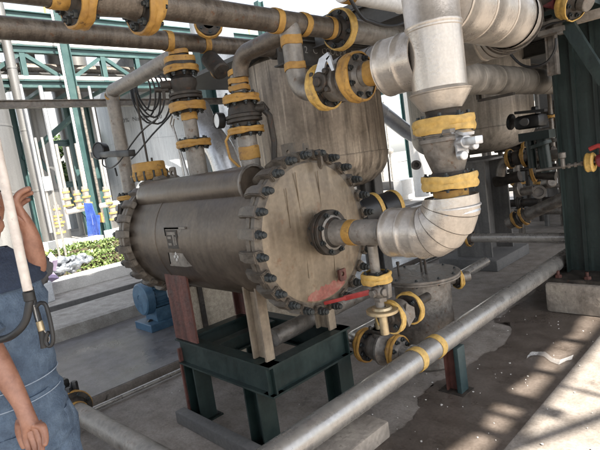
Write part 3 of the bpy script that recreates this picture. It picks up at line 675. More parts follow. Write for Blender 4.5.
# valve with flanges on the upper pipe, top left
uv = root('overhead_valve', 'brown overhead valve at top left between two thick orange flange rings', 'valve', (-1.78, .95, TZ - .1))
for y_ in (1.015, .76):
    flange(uv, (-1.78, y_, TZ), Y, .112, .052, th=.022, guard='orange', gw=.055, nb=8, bolts='each')
b = MB(); b.lathe((-1.78, .79, TZ), Y, [(0, .05), (.02, .07), (.06, .066), (.14, .062), (.19, .07), (.21, .05)], 32); part(b, 'body', 'pipe_brown', uv)
b = MB(); b.cyl((-1.78, -.6, TZ), (-1.78, .735, TZ), .054, n=32); part(b, 'pipe_run', 'pipe_brown', uv); ring(uv, (-1.78, .69, TZ), Y, .056, .06); ring(uv, (-1.78, 1.075, TZ), Y, .056, .03)

LZ = 2.50
lp = root('lower_overhead_pipe', 'long dark brown pipe crossing at upper left above the valve stacks', 'pipe', (-2.8, 1.5, LZ - .06))
b = MB(); b.cyl((-2.8, -.8, LZ), (-2.8, 2.62, LZ), .0585, n=32); part(b, 'pipe_run', 'pipe_brown', lp)
for y_ in (1.72, 2.0): ring(lp, (-2.8, y_, LZ), Y, .06, .045)
b = MB(); b.lathe((-2.8, 2.60, LZ), Y, [(0, .06), (.02, .075), (.05, .075), (.08, .05), (.08, .001)], 28); part(b, 'end_cap', 'iron', lp)
# round blind flange facing out of the pipe
c = V((-2.72, 1.985, LZ + .05)); dr = V((.85, -.5, .12)).normalized()
b = MB(); b.cyl(c, c + dr * .10, .035, n=20); part(b, 'blind_neck', 'pipe_brown', lp)
flange(lp, c + dr * .12, dr, .082, .03, th=.014, guard='orange', gw=.035, nb=6, bolts='each')
b = MB(); b.cyl(c + dr * .14, c + dr * .150, .078, n=28, bev=.003); b.cyl(c + dr * .15, c + dr * .165, .02, n=14, bev=.003); part(b, 'blind_plate', 'iron', lp)

def stack(name, label, x, items, pipe_r=.045):
    """vertical valve stack between pipe and vessel; items = (kind, z, ...)"""
    t = root(name, label, 'valve', (x, PY, items[0]))
    return t
# valve stack nearer the left (under the long brown pipe)
x = -2.82
s1 = root('gate_valve', 'left valve stack above the vessel with four orange flange rings', 'valve', (x, PY, 1.62))
b = MB(); b.cyl((x, PY, 1.60), (x, PY, 1.83), .062, n=24); part(b, 'pipe_run', 'pipe_grey', s1); b = MB(); b.cyl((x, PY, 1.85), (x, PY, 2.06), .046, n=24); part(b, 'pipe_run', 'pipe_grey', s1)
flange(s1, (x, PY, 1.845), Z, .108, .05, th=.014, guard='orange', gw=.045, nb=8)
ring(s1, (x, PY, 2.025), Z, .05, .05)
flange(s1, (x, PY, 2.085), Z, .113, .05, th=.016, guard='orange', gw=.055, nb=8)
b = MB(); b.lathe((x, PY, 2.10), Z, [(0, .05), (.01, .075), (.03, .078), (.035, .108), (.05, .108), (.053, .095), (.058, .095), (.06, .108), (.075, .108), (.08, .07), (.10, .075), (.13, .088), (.16, .088), (.175, .07), (.19, .055)], 32); part(b, 'body', 'iron', s1)
b = MB(); c = V((x, PY, 2.24)); e = V((-.55, -.83, 0)); b.cyl(c + e * .08, c + e * .15, .03, n=16, bev=.005); b.cyl(c + e * .1 - Z * .03, c + e * .19 - Z * .02, .018, n=12, bev=.003); b.beam(c + e * .13 + Z * .02, c + e * .14 - Z * .09, .03, .02); part(b, 'gland', 'iron', s1)
flange(s1, (x, PY, 2.325), Z, .108, .05, th=.016, guard='orange', gw=.04, nb=8)
ring(s1, (x, PY, 2.385), Z, .098, .035, name='flange_guard')
b = MB(); b.lathe((x, PY, 2.345), Z, [(0, .05), (.0, .1), (.05, .1), (.06, .055), (.09, .055), (.12, .062)], 28); part(b, 'weld_neck', 'iron', s1)
ring(s1, (x, PY, 2.435), Z, .062, .03)
# valve stack nearer the vessel end
x = -2.25
s2 = root('gate_valve', 'right valve stack above the vessel with round gauge beside it', 'valve', (x, PY, 1.62))
b = MB(); b.cyl((x, PY, 1.60), (x, PY, 1.86), .056, n=24); part(b, 'pipe_run', 'pipe_grey', s2); b = MB(); b.cyl((x, PY, 2.04), (x, PY, 2.16), .045, n=24); part(b, 'pipe_run', 'pipe_grey', s2)
ring(s2, (x, PY, 1.715), Z, .058, .075, 'orange')
flange(s2, (x, PY, 1.845), Z, .10, .05, th=.014, guard='orange', gw=.035, nb=8)
b = MB(); b.lathe((x, PY, 1.86), Z, [(0, .05), (.01, .07), (.03, .072), (.035, .105), (.048, .105), (.05, .095), (.055, .095), (.057, .107), (.073, .107), (.08, .09), (.11, .085), (.135, .075), (.155, .05)], 32); part(b, 'body', 'iron', s2)
flange(s2, (x, PY, 2.025), Z, .10, .05, th=.015, guard='orange', gw=.042, nb=8)
ring(s2, (x, PY, 2.085), Z, .06, .03); ring(s2, (x, PY, 2.125), Z, .056, .03); ring(s2, (x, PY, 2.175), Z, .05, .03)
c = V((x, PY, 1.955)); e = V((.85, .5, 0)).normalized(); b = MB(); b.cyl(c + e * .08, c + e * .14, .026, n=14, bev=.004); b.beam(c + e * .12 + Z * .03, c + e * .15 - Z * .02, .03, .02); b.tube([c + e * .12, c + e * .155 - Z * .05, c + e * .16 - Z * .2, c + e * .14 - Z * .33], .018, 10); part(b, 'gland', 'iron', s2)
c = V((x - .115, PY - .09, 1.925)); fx = V((-.2, -1, .05)).normalized(); b = MB(); b.lathe(c, fx, [(-.02, .001), (-.02, .045), (.02, .048), (.024, .044), (.018, .042), (.018, .001)], 28); gg = part(b, 'gauge', 'black', s2); b = MB(); b.lathe(c + fx * .0185, fx, [(0, .001), (0, .041)], 28); part(b, 'dial', 'glass_dial', gg); b = MB(); b.tube([c, c + V((.02, .06, -.0)), (x, PY, 1.93)], .008, 8); part(b, 'gauge_tube', 'iron', gg)
b = MB(); b.tube([(x - .03, PY - .06, 1.88), (x - .075, PY - .10, 1.80), (x - .06, PY - .10, 1.70), (x - .01, PY - .05, 1.61)], .008, 8); part(b, 'drain_tube', 'orange', s2)
b = MB(); b.cyl(at(209, 58, y=2.0), at(222, 72, y=1.98), .06, n=24, bev=.01); e2 = part(b, 'side_flange', 'iron', s2)
ring(s2, at(219, 70, y=1.99), at(222, 72, y=1.98) - at(209, 58, y=2.0), .056, .03)

# thin pipe and elbow at far left of the vessel
x = -3.9
s0 = root('elbow_pipe', 'brownish pipe rising left of the vessel and bending right to the valve stack', 'pipe', (x, PY, 1.5))
b = MB(); b.tube([(x, PY, 1.55), (x, PY, 2.34)] + arc((x + .05, PY, 2.36), -X, Z, .05, 0, PI / 2, 4)[1:] + [(-3.4, PY, 2.415), (-2.84, PY, 2.43)], .053, 24); part(b, 'pipe_run', 'pipe_grey', s0)
ring(s0, (x, PY, 2.37), V((1, 0, 1)), .056, .02)
flange(s0, (x, PY, 1.545), Z, .105, .05, th=.018, guard='orange', gw=.035, nb=8)
b = MB(); b.tube([(x, PY, 1.30), (x + .02, PY, 1.2), (x + .15, PY, 1.15), (x + .5, PY, 1.15)], .06, 16); b.lathe((x, PY, 1.25), Z, [(0, .06), (.1, .07), (.14, .1), (.17, .1), (.18, .075), (.21, .075), (.22, .105), (.25, .105), (.26, .06), (.28, .055)], 24)
for k in range(9):
    a = 2 * PI * k / 9; b.cyl((x + .13 * math.cos(a), PY + .13 * math.sin(a), 1.39 + .02 * (k % 3)), (x + .10 * math.cos(a), PY + .10 * math.sin(a), 1.50), .012, n=8)
b.beam((x - .16, PY - .02, 1.47), (x + .02, PY - .02, 1.49), .03, .03); b.beam((x + .02, PY - .1, 1.37), (x + .25, PY - .12, 1.45), .05, .08, bev=.01)
part(b, 'valve_body', 'iron', s0)
# black gauge head on bracket
g0 = root('pressure_switch', 'round black gauge head on a black bracket bar left of the vessel', 'gauge', at(112, 156, y=1.72))
b = MB(); c = at(101, 151, y=1.72); fx = V((.3, -1, .1)).normalized(); b.lathe(c, fx, [(-.03, .001), (-.03, .07), (.03, .074), (.036, .066), (.03, .06), (.03, .001)], 32); part(b, 'gauge_head', 'black', g0)
b = MB(); b.beam(at(94, 155, y=1.72), at(132, 153, y=1.72), .06, .05, bev=.006); part(b, 'bracket_bar', 'black', g0)
b = MB(); b.tube([at(p, q, y=1.70) for p, q in ((103, 158), (103, 165), (110, 168), (118, 163), (126, 152), (133, 142), (143, 130), (158, 118))], .006, 8, smooth=4); part(b, 'cable', 'black', g0)
b = MB(); b.tube([at(p, q, y=1.76) for p, q in ((115, 168), (116, 172), (117, 176))], .008, 6); part(b, 'clip', 'black', g0)
# orange scalloped cap on a short neck
x = -3.5
oc = root('capped_flange', 'orange capped flange on short neck with thin rod rising from it', 'flange', (x, PY, 1.5))
b = MB(); k = 48; pr = [(0, .09), (.0, .128), (.02, .134), (.035, .136)]; b.lathe((x, PY, 1.66), Z, pr, k)
for i, (t, r_, am) in enumerate([(.035, .142, .006), (.065, .132, .004), (.07, .125, .0), (.125, .122, 0), (.132, .115, 0), (.132, .001, 0)]):
    for j in range(k): a = 2 * PI * j / k; rr = r_ + am * math.cos(12 * a); b.v.append(V((x + rr * math.cos(a), PY + rr * math.sin(a), 1.66 + t)))
base = len(pr)
for i in range(5): 
    for j in range(k): o1 = (base + i) * k; b.f.append((o1 + j, o1 + (j + 1) % k, o1 + k + (j + 1) % k, o1 + k + j))
part(b, 'cap', 'orange', oc)
b = MB()
for j in range(12): a = 2 * PI * (j + .5) / 12; b.cyl((x + .134 * math.cos(a), PY + .134 * math.sin(a), 1.655), (x + .134 * math.cos(a), PY + .134 * math.sin(a), 1.725), .008, n=6)
part(b, 'bolts', 'bolt_dark', oc, kind='stuff')
b = MB(); b.cyl((x, PY, 1.45), (x, PY, 1.66), .055, n=20); b.box((x - .17, PY - .012, 1.615), (x + .17, PY + .012, 1.628)); b.cyl((x + .12, PY - .06, 1.56), (x + .12, PY - .06, 1.64), .025, n=12); part(b, 'neck', 'iron_light', oc)
b = MB(); b.cyl((x, PY, 1.78), (x - .0, PY, 2.32), .0085, n=8); b.cyl((x + .07, PY, 1.79), (x + .07, PY, 1.82), .008, n=8); part(b, 'rod', 'iron', oc)

# two slim tubes beside the left stack
tb = root('vent_tube', 'two slim bent steel tubes standing between the valve stacks', 'tube', (-2.97, PY, 1.6))
b = MB(); b.tube([at(p, q, y=1.75) for p, q in ((172, 116), (170, 124), (175, 133), (179, 150), (184, 176))], .007, 8); part(b, 'tube', 'galv', tb)
b = MB(); b.tube([at(p, q, y=1.75) for p, q in ((178, 119), (174, 118), (173, 126), (180, 150), (188, 175))], .006, 8); part(b, 'tube', 'galv', tb)

# ================================================================== DRAIN BELOW THE NOZZLE
x = -1.435
dv = root('drain_valve', 'small valve with red lever under the nozzle pipe with yellow flange band', 'valve', (x, PY, .8))
b = MB(); b.cyl((x, PY, 1.045), (x, PY, 1.19), .024, n=20); part(b, 'pipe_run', 'pipe_grey', dv); b = MB(); b.cyl((x, PY, .85), (x, PY, .97), .022, n=16); part(b, 'pipe_run', 'pipe_grey', dv)
b = MB(); b.lathe((x, PY, 1.175), Z, [(0, .024), (.004, .032), (.02, .034)], 20); part(b, 'weld_collar', 'iron', dv)
flange(dv, (x, PY, 1.02), Z, .068, .026, th=.014, guard='yellow', gw=.048, nb=4)
b = MB(); c = V((x + .01, PY, .955)); b.ball(c, .042, 16); b.cyl(c - Z * .05, c + Z * .06, .024, n=12); b.hexa(c + V((-.0, -.045, .0)), -Y, .02, .02); b.cyl(c + V((.0, 0, 0)), c + V((.05, -.02, .0)), .02, n=12, bev=.003); b.hexa(c - Z * .05, Z, .034, .022); b.beam(c + V((.045, 0, -.03)), c + V((.05, 0, .04)), .03, .03, bev=.004); part(b, 'body', 'iron_light', dv)
b = MB(); p0 = c + V((-.02, -.05, .005)); p1 = V((-1.70, 1.69, .895)); b.beam(p0, p0.lerp(p1, .55), .008, .026, bev=.002); b.beam(p0.lerp(p1, .5), p1, .012, .018, bev=.003); part(b, 'lever', 'red_paint', dv)
b = MB(); b.lathe((x + .01, PY, .845), Z, [(0, .02), (0, .074), (.003, .078), (.016, .078), (.019, .074), (.019, .05), (.024, .048), (.03, .045), (.03, .02)], 32); part(b, 'outlet_disc', 'brass', dv)
b = MB(); b.cyl((x + .01, PY, .735), (x + .01, PY, .85), .0215, n=20, bev=.002); part(b, 'outlet_stub', 'brass', dv)
b = MB(); b.cyl((x + .005, PY + .02, .80), (x, PY + .42, .80), .024, n=16); part(b, 'side_pipe', 'iron', dv)
v2 = root('drain_valve', 'small drain valve with two upright yellow rings beside the lidded pot', 'valve', (x, PY + .14, .72))
flange(v2, (x + .005, PY + .065, .80), Y, .078, .026, th=.012, guard='yellow', gw=.03, nb=4)
flange(v2, (x + .015, PY + .215, .80), Y, .078, .026, th=.012, guard='yellow', gw=.03, nb=4)
b = MB(); b.lathe((x + .01, PY + .085, .80), Y, [(0, .03), (.02, .055), (.045, .062), (.055, .07), (.065, .07), (.08, .05), (.12, .03)], 20); b.prism([V((x + .06, PY + .12, .74)), V((x + .075, PY + .16, .78)), V((x + .075, PY + .16, .83)), V((x + .06, PY + .12, .86)), V((x + .05, PY + .11, .8))], (.01, .0, 0)); part(b, 'body', 'iron_light', v2)

# lidded pot
P0 = V((-1.99, 3.02, 0))
pot = root('lidded_pot', 'squat dark round tank with bolted flat lid beneath the insulated elbow', 'tank', P0)
b = MB(); b.lathe(P0, Z, [(0, .19), (.02, .205), (.6, .205), (.66, .205)], 48); part(b, 'body', 'iron_light', pot)
b = MB(); b.lathe(P0 + Z * .655, Z, [(0, .2), (0, .281), (.003, .284), (.013, .284), (.016, .278), (.019, .278), (.022, .284), (.033, .284), (.036, .280), (.037, .001)], 56); lid = part(b, 'lid', 'iron_light', pot)
for k in range(10):
    a = 2 * PI * (k + .2) / 10; inst(bolt_mesh(.014, .062), 'bolt', lid, P0 + V((.25 * math.cos(a), .25 * math.sin(a), .672)))
for dx, dy, hh in ((-.10, -.13, .1), (.0, .02, .13), (.06, -.02, .14)):
    b = MB(); b.cyl(P0 + V((dx, dy, .69)), P0 + V((dx, dy, .69 + hh)), .009, n=8); b.cyl(P0 + V((dx, dy, .68 + hh)), P0 + V((dx, dy, .70 + hh)), .013, n=8); part(b, 'stud', 'iron', lid)
b = MB(); b.cyl(P0 + V((.12, .16, .60)), P0 + V((.22, .3, .60)), .04, n=16); part(b, 'nozzle', 'iron_light', pot)
flange(pot, P0 + V((.17, .22, .60)), V((.5, .8, 0)), .075, .04, th=.012, guard='yellow', gw=.03, nb=4)

# low gate valve joined to the long pipe
LX, PZ = -1.6, .38
lpipe = root('long_pipe', 'long pale steel pipe running diagonally across the floor with yellow bands', 'pipe', (LX, 2.7, PZ - .07))
b = MB(); b.cyl((LX, -1.0, PZ), (LX, 5.2, PZ), .068, n=40); part(b, 'pipe_run', 'galv', lpipe)
for q in ((416, 357), (435, 345)): ring(lpipe, (LX, at(*q, x=LX).y, PZ), Y, .0695, .055, 'yellow')
TY = 2.33
b = MB(); b.lathe((LX, TY, PZ), -X, [(.0, .062), (.06, .062), (.085, .045), (.13, .042)], 28); part(b, 'tee_branch', 'galv', lpipe)
lg = root('gate_valve', 'low gate valve with pale handwheel joined to the long floor pipe', 'valve', (-1.88, TY, PZ - .11))
flange(lg, (-1.765, TY, PZ), X, .098, .045, th=.016, guard='orange', gw=.045, nb=8, bolts='each', bm_='iron_light')
flange(lg, (-2.015, TY, PZ), X, .105, .045, th=.016, guard='orange', gw=.045, nb=8, bolts='each')
b = MB(); b.lathe((-2.0, TY, PZ), X, [(0, .045), (.02, .07), (.06, .082), (.11, .09), (.125, .105), (.14, .105), (.155, .085), (.2, .07), (.22, .045)], 32); b.cyl((-1.89, TY, PZ), (-1.89, TY, PZ + .13), .045, n=20, bev=.006); part(b, 'body', 'iron_light', lg)
b = MB(); b.box((-1.95, TY - .045, PZ + .105), (-1.83, TY + .045, PZ + .13), bev=.006)
for sx_ in (-.045, .045):
    for sy_ in (-.03, .03): b.hexa((-1.89 + sx_, TY + sy_, PZ + .13), Z, .012, .018)
part(b, 'bonnet', 'iron', lg)
b = MB(); b.cyl((-1.89, TY, PZ + .12), (-1.89, TY, PZ + .20), .02, n=16, bev=.002); part(b, 'stem', 'brass', lg)
b = MB(); b.tube([(-2.03, TY, PZ)] + arc((-2.09, TY + .09, PZ), -Y, -X, .09, 0, PI / 2, 6) + [(-2.18, 2.9, PZ), (-2.25, 4.6, PZ)], .045, 20); g1 = thing(b, 'floor_pipe', 'galv', 'grey pipe behind the low gate valve running back towards the pot', 'pipe')
b = MB(); b.cyl((-2.24, 1.75, .60), (-2.3, 2.76, .60), .055, n=20); thing(b, 'floor_pipe', 'iron_light', 'dark grey pipe just under the vessel end behind the red lever', 'pipe')
# pipe support
sp = root('pipe_support', 'short post under the long pipe, one side red and the other teal', 'support', (-1.62, 2.70, 0))
b = MB(); b.box((-1.655, 2.66, .008), (-1.645, 2.74, .305)); part(b, 'flange_plate', 'red_oxide', sp)
b = MB(); b.box((-1.644, 2.694, .008), (-1.578, 2.703, .305)); part(b, 'web', 'red_oxide', sp)
b = MB(); b.box((-1.577, 2.655, .008), (-1.545, 2.745, .312), bev=.003); part(b, 'flange_plate', 'blue_dark', sp)
b = MB(); b.box((-1.70, 2.63, 0), (-1.52, 2.77, .008)); part(b, 'base_plate', 'iron', sp)

# pipe at lower left, pointing to the camera side
lb = root('floor_pipe_end', 'grey pipe with dark flange emerging beside the worker at lower left', 'pipe', (-3.2, .97, .06))
p0 = at(76, 411, z=.16); p1 = at(165, 462, z=.16); dd = (p1 - p0).normalized()
b = MB(); b.cyl(p0, p0 + dd * 3.2, .066, n=32); part(b, 'pipe_run', 'pipe_grey', lb); ring(lb, p0 + dd * .03, dd, .068, .03)
flange(lb, p0 - dd * .04, dd, .125, .07, th=.02, guard='orange', gw=.03, nb=8)
b = MB(); b.cyl(p0 - dd * .42, p0 - dd * .06, .10, .085, n=20, bev=.02); b.ball(p0 - dd * .2 + Z * .08, .09, 14, (1, 1.1, .8)); b.hexa(p0 - dd * .18 + Z * .1, Z, .05, .09)
for k in range(7): a = 2 * PI * k / 7; b.hexa(p0 - dd * .12 + V((.07 * math.cos(a), .07 * math.sin(a), .10)), Z, .022, .06 + .02 * (k % 2))
part(b, 'valve_body', 'black', lb)
b = MB(); cc = at(95, 396, z=.1); b.lathe(cc, dd, [(0, .09), (0, .1), (.02, .1), (.02, .09)], 24, a0=PI * .9, a1=PI * 1.9); part(b, 'half_ring', 'iron_light', lb)

# ================================================================== TANKS BEHIND
def vtank(name, label, c, r, zs, ztop, m, bot=.28, seam=None, cat='tank', wind=0):
    t = root(name, label, cat, (c[0], c[1], zs - bot))
    c3 = V((c[0], c[1], 0)); b = MB()
    pr = [(zs + .004, r)]; z = zs
    b.lathe(c3, Z, [(zs + .012, r - .01), (zs + .012, r), (ztop, r), (ztop + .1, r * .8), (ztop + .16, .001)], 96); part(b, 'shell', m, t)
    b = MB(); pr = [(zs, r + .003), (zs - .01, r + .003)] + [(zs - .01 - bot * math.sin(a), (r + .002) * (math.cos(a) ** .55)) for a in [R(6 * i) for i in range(1, 15)]] + [(zs - bot - .012, .001)]
    b.lathe(c3, Z, [(zs + .01, r + .006), (zs, r + .008)] + pr, 96); part(b, 'dished_bottom', m, t)
    return t
T1 = (-3.55, 3.80)
t1 = vtank('storage_tank', 'large rust streaked steel tank with rounded bottom directly behind the clamped vessel', T1, .69, 1.63, 2.6, 'tank_steel', bot=.33)
for k in range(3):
    a = R(-150 + 120 * k); b = MB(); x, y = T1[0] + .66 * math.cos(a), T1[1] + .66 * math.sin(a)
    if k == 1: x, y = T1[0] + .1, T1[1] + .7
    b.ibeam((x, y, 0), (x, y, 1.62), .14, .14, up=(1, 0, 0)); part(b, 'leg', 'box_grey', t1)
T2 = (-3.18, 6.45)
t2 = vtank('storage_tank', 'plain steel tank with rounded bottom partly hidden by the bright riser', T2, .80, 1.72, 3.3, 'tank_plain', bot=.3)
gc = root('steel_column', 'grey steel H column on low concrete pad under the far tank', 'column', (-2.93, 6.05, 0))
b = MB(); b.box((-3.16, 5.70, .14), (-2.70, 5.73, 1.33)); b.box((-3.16, 6.33, .14), (-2.70, 6.36, 1.33)); b.box((-2.95, 5.73, .14), (-2.92, 6.33, 1.33)); part(b, 'h_section', 'box_grey', gc, smooth=False)
b = MB(); b.box((-3.2, 5.66, 1.33), (-2.66, 6.4, 1.355)); part(b, 'top_plate', 'box_grey', gc)
b = MB(); b.box((-3.36, 5.55, 0), (-2.58, 6.55, .14), bev=.015); part(b, 'pad', 'kerb_dark', gc)
# deck over the tanks with stencilled edge beam
dk = root('platform', 'dark steel platform around the rust streaked tank with stencilled edge beam', 'platform', (-3.4, 6, 2.5))
b = MB(); b.box((-5.0, 4.62, 2.66), (-1.2, 11, 2.70)); part(b, 'deck_plate', 'roof_sheet', dk)
b = MB(); b.box((-5.0, 2.95, 2.66), (-1.2, 4.617, 2.70)); part(b, 'deck_plate', 'roof_sheet', dk)
b = MB(); b.ibeam((-2.74, 2.6, 2.46), (-2.74, 11, 2.46), .1, .2); eb = part(b, 'edge_beam', 'steel_beam', dk)
for y in (2.98, 4.7, 6.4, 8.1):
    b = MB(); b.ibeam((-2.68, y, 2.57), (-1.2, y, 2.57), .1, .16); part(b, 'joist', 'steel_beam', dk)
b = MB(); b.box((-2.685, 2.62, 2.375), (-2.683, 3.8, 2.435)); bd = part(b, 'sign_strip', 'steel_beam', eb, smooth=False) if False else None
for i, ch in enumerate('2 C COOLER RFB 2'):
    if ch != ' ': text(ch, 'stencil_letter', dk, V((-2.683, 2.86 + i * .052, 2.455)), Y, Z, .075, 'print_pale', 'CENTER')
b = MB(); b.ibeam((-1.28, 3.0, 2.57), (-1.28, 11, 2.57), .1, .16); part(b, 'edge_beam', 'steel_beam', dk)

# long insulated pipe behind the riser, at right
cp = root('insulated_pipe', 'shaded insulated pipe running back above the plain tank', 'pipe', (-1.75, 4.5, 2.0))
clad(cp, (-1.75, 3.3, 2.06), (-1.75, 7.5, 2.06), .115, seg=.35, m='cladding_shaded')
b = MB(); b.box((-1.90, 4.0, 1.93), (-1.875, 4.05, 2.5)); b.box((-1.89, 4.0, 1.91), (-1.6, 4.05, 1.93)); part(b, 'hanger', 'iron', cp)
wp = root('white_pipe', 'short bright insulated pipe with yellow band at the top edge right of centre', 'pipe', (-1.3, 2.1, 2.26))
clad(wp, (-1.55, 1.95, 2.40), (-1.55, 2.95, 2.40), .045, seg=.5, m='white_paint'); ring(wp, (-1.55, 2.0, 2.40), Y, .047, .06, 'orange')
b = MB(); b.tube([(-1.5, 1.85, 2.5), at(358, 12, x=-1.5), at(372, 22, x=-1.48), at(390, 26, x=-1.45), at(405, 22, x=-1.42), at(425, 8, x=-1.4)], .009, 8, smooth=5); thing(b, 'cable', 'black', 'black cable sagging in front of the dark pipe at top centre', 'cable')
b = MB(); b.tube([at(*p, y=3.9) for p in ((506, 46), (512, 56), (522, 65), (534, 67), (547, 62), (555, 50), (556, 38))], .01, 8, smooth=5); thing(b, 'cable', 'black', 'black cable hanging in a loop beside the dark green column', 'cable')
b = MB(); b.tube([at(*p, y=3.9) for p in ((540, 30), (550, 24), (560, 22), (570, 18))], .008, 8, smooth=4); thing(b, 'cable', 'black', 'short black cable end beside the orange flange at top right', 'cable')

# green column on plinth
gcol = root('green_column', 'broad dark green steel column standing on a concrete plinth at right', 'column', (-1.1, 4.8, .3))
b = MB(); y0_ = 4.60
b.box((-1.50, y0_, .31), (-1.49, y0_ + .5, 3.2)); b.box((-1.50, y0_ + .10, .31), (-.72, y0_ + .115, 3.2)); b.box((-.73, y0_, .31), (-.72, y0_ + .5, 3.2)); part(b, 'column_section', 'green_column', gcol, smooth=False)
for xx in (-1.36, -1.20, -1.04):
    b = MB(); b.beam((xx, y0_ + .085, .31), (xx, y0_ + .085, 3.2), .03, .03, up=(0, 1, 0)); part(b, 'stiffener', 'green_column', gcol)
b = MB(); b.prism([(-1.27, 3.98, 2.42), (-1.17, 3.98, 2.42), (-.92, 3.98, 1.85), (-1.0, 3.98, 1.85)], (0, .07, 0)); b.box((-1.34, 3.98, 2.42), (-1.0, 4.6, 2.45)); part(b, 'bracket', 'green_dark', gcol, smooth=False)
b = MB(); b.box((-1.60, 4.40, .27), (-.70, 5.2, .30)); part(b, 'base_plate', 'iron', gcol)
for xx, yy in ((-1.53, 4.46), (-1.3, 4.46)):
    b = MB(); b.hexa((xx, yy, .30), Z, .03, .025); b.cyl((xx, yy, .3), (xx, yy, .36), .014, n=10); part(b, 'anchor_bolt', 'red_oxide', gcol)
b = MB(); b.box((-1.62, 4.36, 0), (-.6, 5.3, .268), bev=.03); bm = bmesh.new()
thing(b, 'concrete_plinth', 'concrete_block', 'weathered concrete plinth with chipped face under the dark green column', 'plinth')
# grey post with clip
gp = root('steel_post', 'slim grey post with bracket beside the dark green column', 'post', (-1.30, 4.1, 1.9))
b = MB(); b.ibeam((-1.32, 4.1, 2.0), (-1.32, 4.1, 2.62), .07, .07, up=(1, 0, 0)); part(b, 'post', 'iron_light', gp)
b = MB(); b.beam(at(540, 35, y=4.0), at(566, 28, y=4.0), .10, .035); b.beam(at(540, 26, y=4.0), at(565, 19, y=4.0), .10, .02); b.box(at(556, 22, y=3.96), at(565, 34, y=4.02)); part(b, 'clip_bracket', 'iron_light', gp, smooth=False)
# orange flange valve at top right
ov = root('actuated_valve', 'maroon valve body with orange flange at the top right corner', 'valve', at(570, 14, y=4.0))
a_, c_ = at(545, -6, y=4.0), at(594, 4, y=3.9); dd = (c_ - a_).normalized()
b = MB(); b.cyl(a_ - dd * .1, a_ + dd * .14, .085, n=24, bev=.01); part(b, 'valve_body', 'maroon', ov)
flange(ov, a_ + dd * .24, dd, .13, .05, th=.03, guard='yellow', gw=.09, nb=8)
b = MB(); b.cyl(a_ + dd * .3, a_ + dd * .36, .06, n=20, bev=.005); part(b, 'hub', 'iron_light', ov)
b = MB(); b.beam(at(575, 20, y=4.15), at(640, 2, y=4.15), .07, .06); thing(b, 'beam', 'concrete_block', 'pale flat bar crossing the top right corner behind the orange flange', 'beam')
# impulse pipe on the column with a yellow wrapped valve
ip = root('sample_valve', 'thin pipe with yellow wrapped valve and red handle before the dark green column', 'valve', (-1.2, 4.35, 1.2))
b = MB(); b.tube([(-1.60, 4.35, 1.265), (-1.0, 4.35, 1.31)], .012, 10)
for t in (.35, .42, .5, .58): p = V((-1.60, 4.35, 1.265)).lerp(V((-1.0, 4.35, 1.31)), t); b.hexa(p, X, .022, .018)
part(b, 'tube', 'iron_light', ip)
b = MB(); b.lathe((-1.215, 4.35, 1.295), X, [(0, .03), (0, .07), (.01, .078), (.03, .072), (.05, .078), (.06, .07), (.06, .03)], 24); part(b, 'flange_guard', 'yellow', ip)
b = MB(); b.cyl((-1.14, 4.35, 1.3), (-1.04, 4.35, 1.31), .05, n=14, bev=.01); b.cyl((-1.10, 4.35, 1.3), (-1.10, 4.35, 1.40), .02, n=10); part(b, 'valve_body', 'maroon', ip)
b = MB(); b.tube([(-1.18, 4.33, 1.40), (-1.12, 4.33, 1.42), (-1.02, 4.33, 1.40)], .018, 8); part(b, 'handle', 'red_paint', ip)
b = MB(); b.cyl((-1.38, 4.33, 1.28), (-1.38, 4.33, 1.35), .018, n=10, bev=.003); b.cyl((-1.38, 4.33, 1.35), (-1.38, 4.33, 1.40), .028, n=12, bev=.006); part(b, 'needle_valve', 'iron_light', ip)

# machinery between tank and column
ac = root('actuator', 'black valve actuator with greenish stem beside the plain tank', 'actuator', at(530, 150, y=5.6))
b = MB(); b.box(at(513, 131, y=5.55), at(549, 112, y=5.85), bev=.05); b.cyl(at(513, 122, y=5.7), at(509, 122, y=5.7), .09, n=16, bev=.01); b.beam(at(516, 113, y=5.6), at(546, 110, y=5.6), .1, .03); b.hexa(at(535, 112, y=5.7), Z, .04, .06); b.cyl(at(524, 122, y=5.45), at(524, 122, y=5.35), .05, n=16, bev=.01); part(b, 'housing', 'black', ac)
b = MB(); b.cyl(at(529, 133, y=5.6), at(533, 168, y=5.6), .045, n=16); b.cyl(at(541, 133, y=5.6), at(547, 172, y=5.6), .06, n=16); b.box(at(518, 134, y=5.5), at(556, 137, y=5.7)); b.cyl(at(540, 143, y=5.5), at(541, 146, y=5.5), .11, n=20); part(b, 'stem', 'green_dark', ac)
cl = root('valve_cluster', 'shaded pipe assembly with orange flange rings between far tank and green column', 'valve', at(530, 170, y=5.8))
b = MB(); b.tube([at(500, 176, y=5.8), at(502, 166, y=5.8), at(508, 160, y=5.8), at(516, 158, y=5.8), at(560, 154, y=5.8)], .055, 16, smooth=3); part(b, 'pipe_run', 'iron_light', cl)
for q in ((510, 159), (525, 157)): flange(cl, at(*q, y=5.8), X + V((0, 0, .1)), .11, .055, th=.015, guard='orange', gw=.04, nb=6)
flange(cl, at(533, 170, y=5.8), X + V((0, .2, .1)), .13, .055, th=.015, guard='orange', gw=.04, nb=6)
b = MB(); b.cyl(at(513, 159, y=5.8), at(522, 157, y=5.8), .085, n=16, bev=.02); part(b, 'valve_body', 'iron', cl)
b = MB(); b.tube([at(531, 160, y=5.8), at(533, 175, y=5.8), at(556, 176, y=5.8)], .05, 14); part(b, 'elbow', 'iron', cl); b = MB(); b.cyl(at(495, 182, y=6.2), at(520, 176, y=6.2), .07, n=16); part(b, 'pipe_run', 'iron', cl); b = MB(); b.cyl(at(536, 157, y=5.9), at(556, 153, y=5.9), .09, n=16, bev=.02); part(b, 'valve_body', 'iron', cl)
mt = root('motor', 'grey round ended motor with pipe stub in the shade near green column', 'motor', at(530, 200, y=6.2))
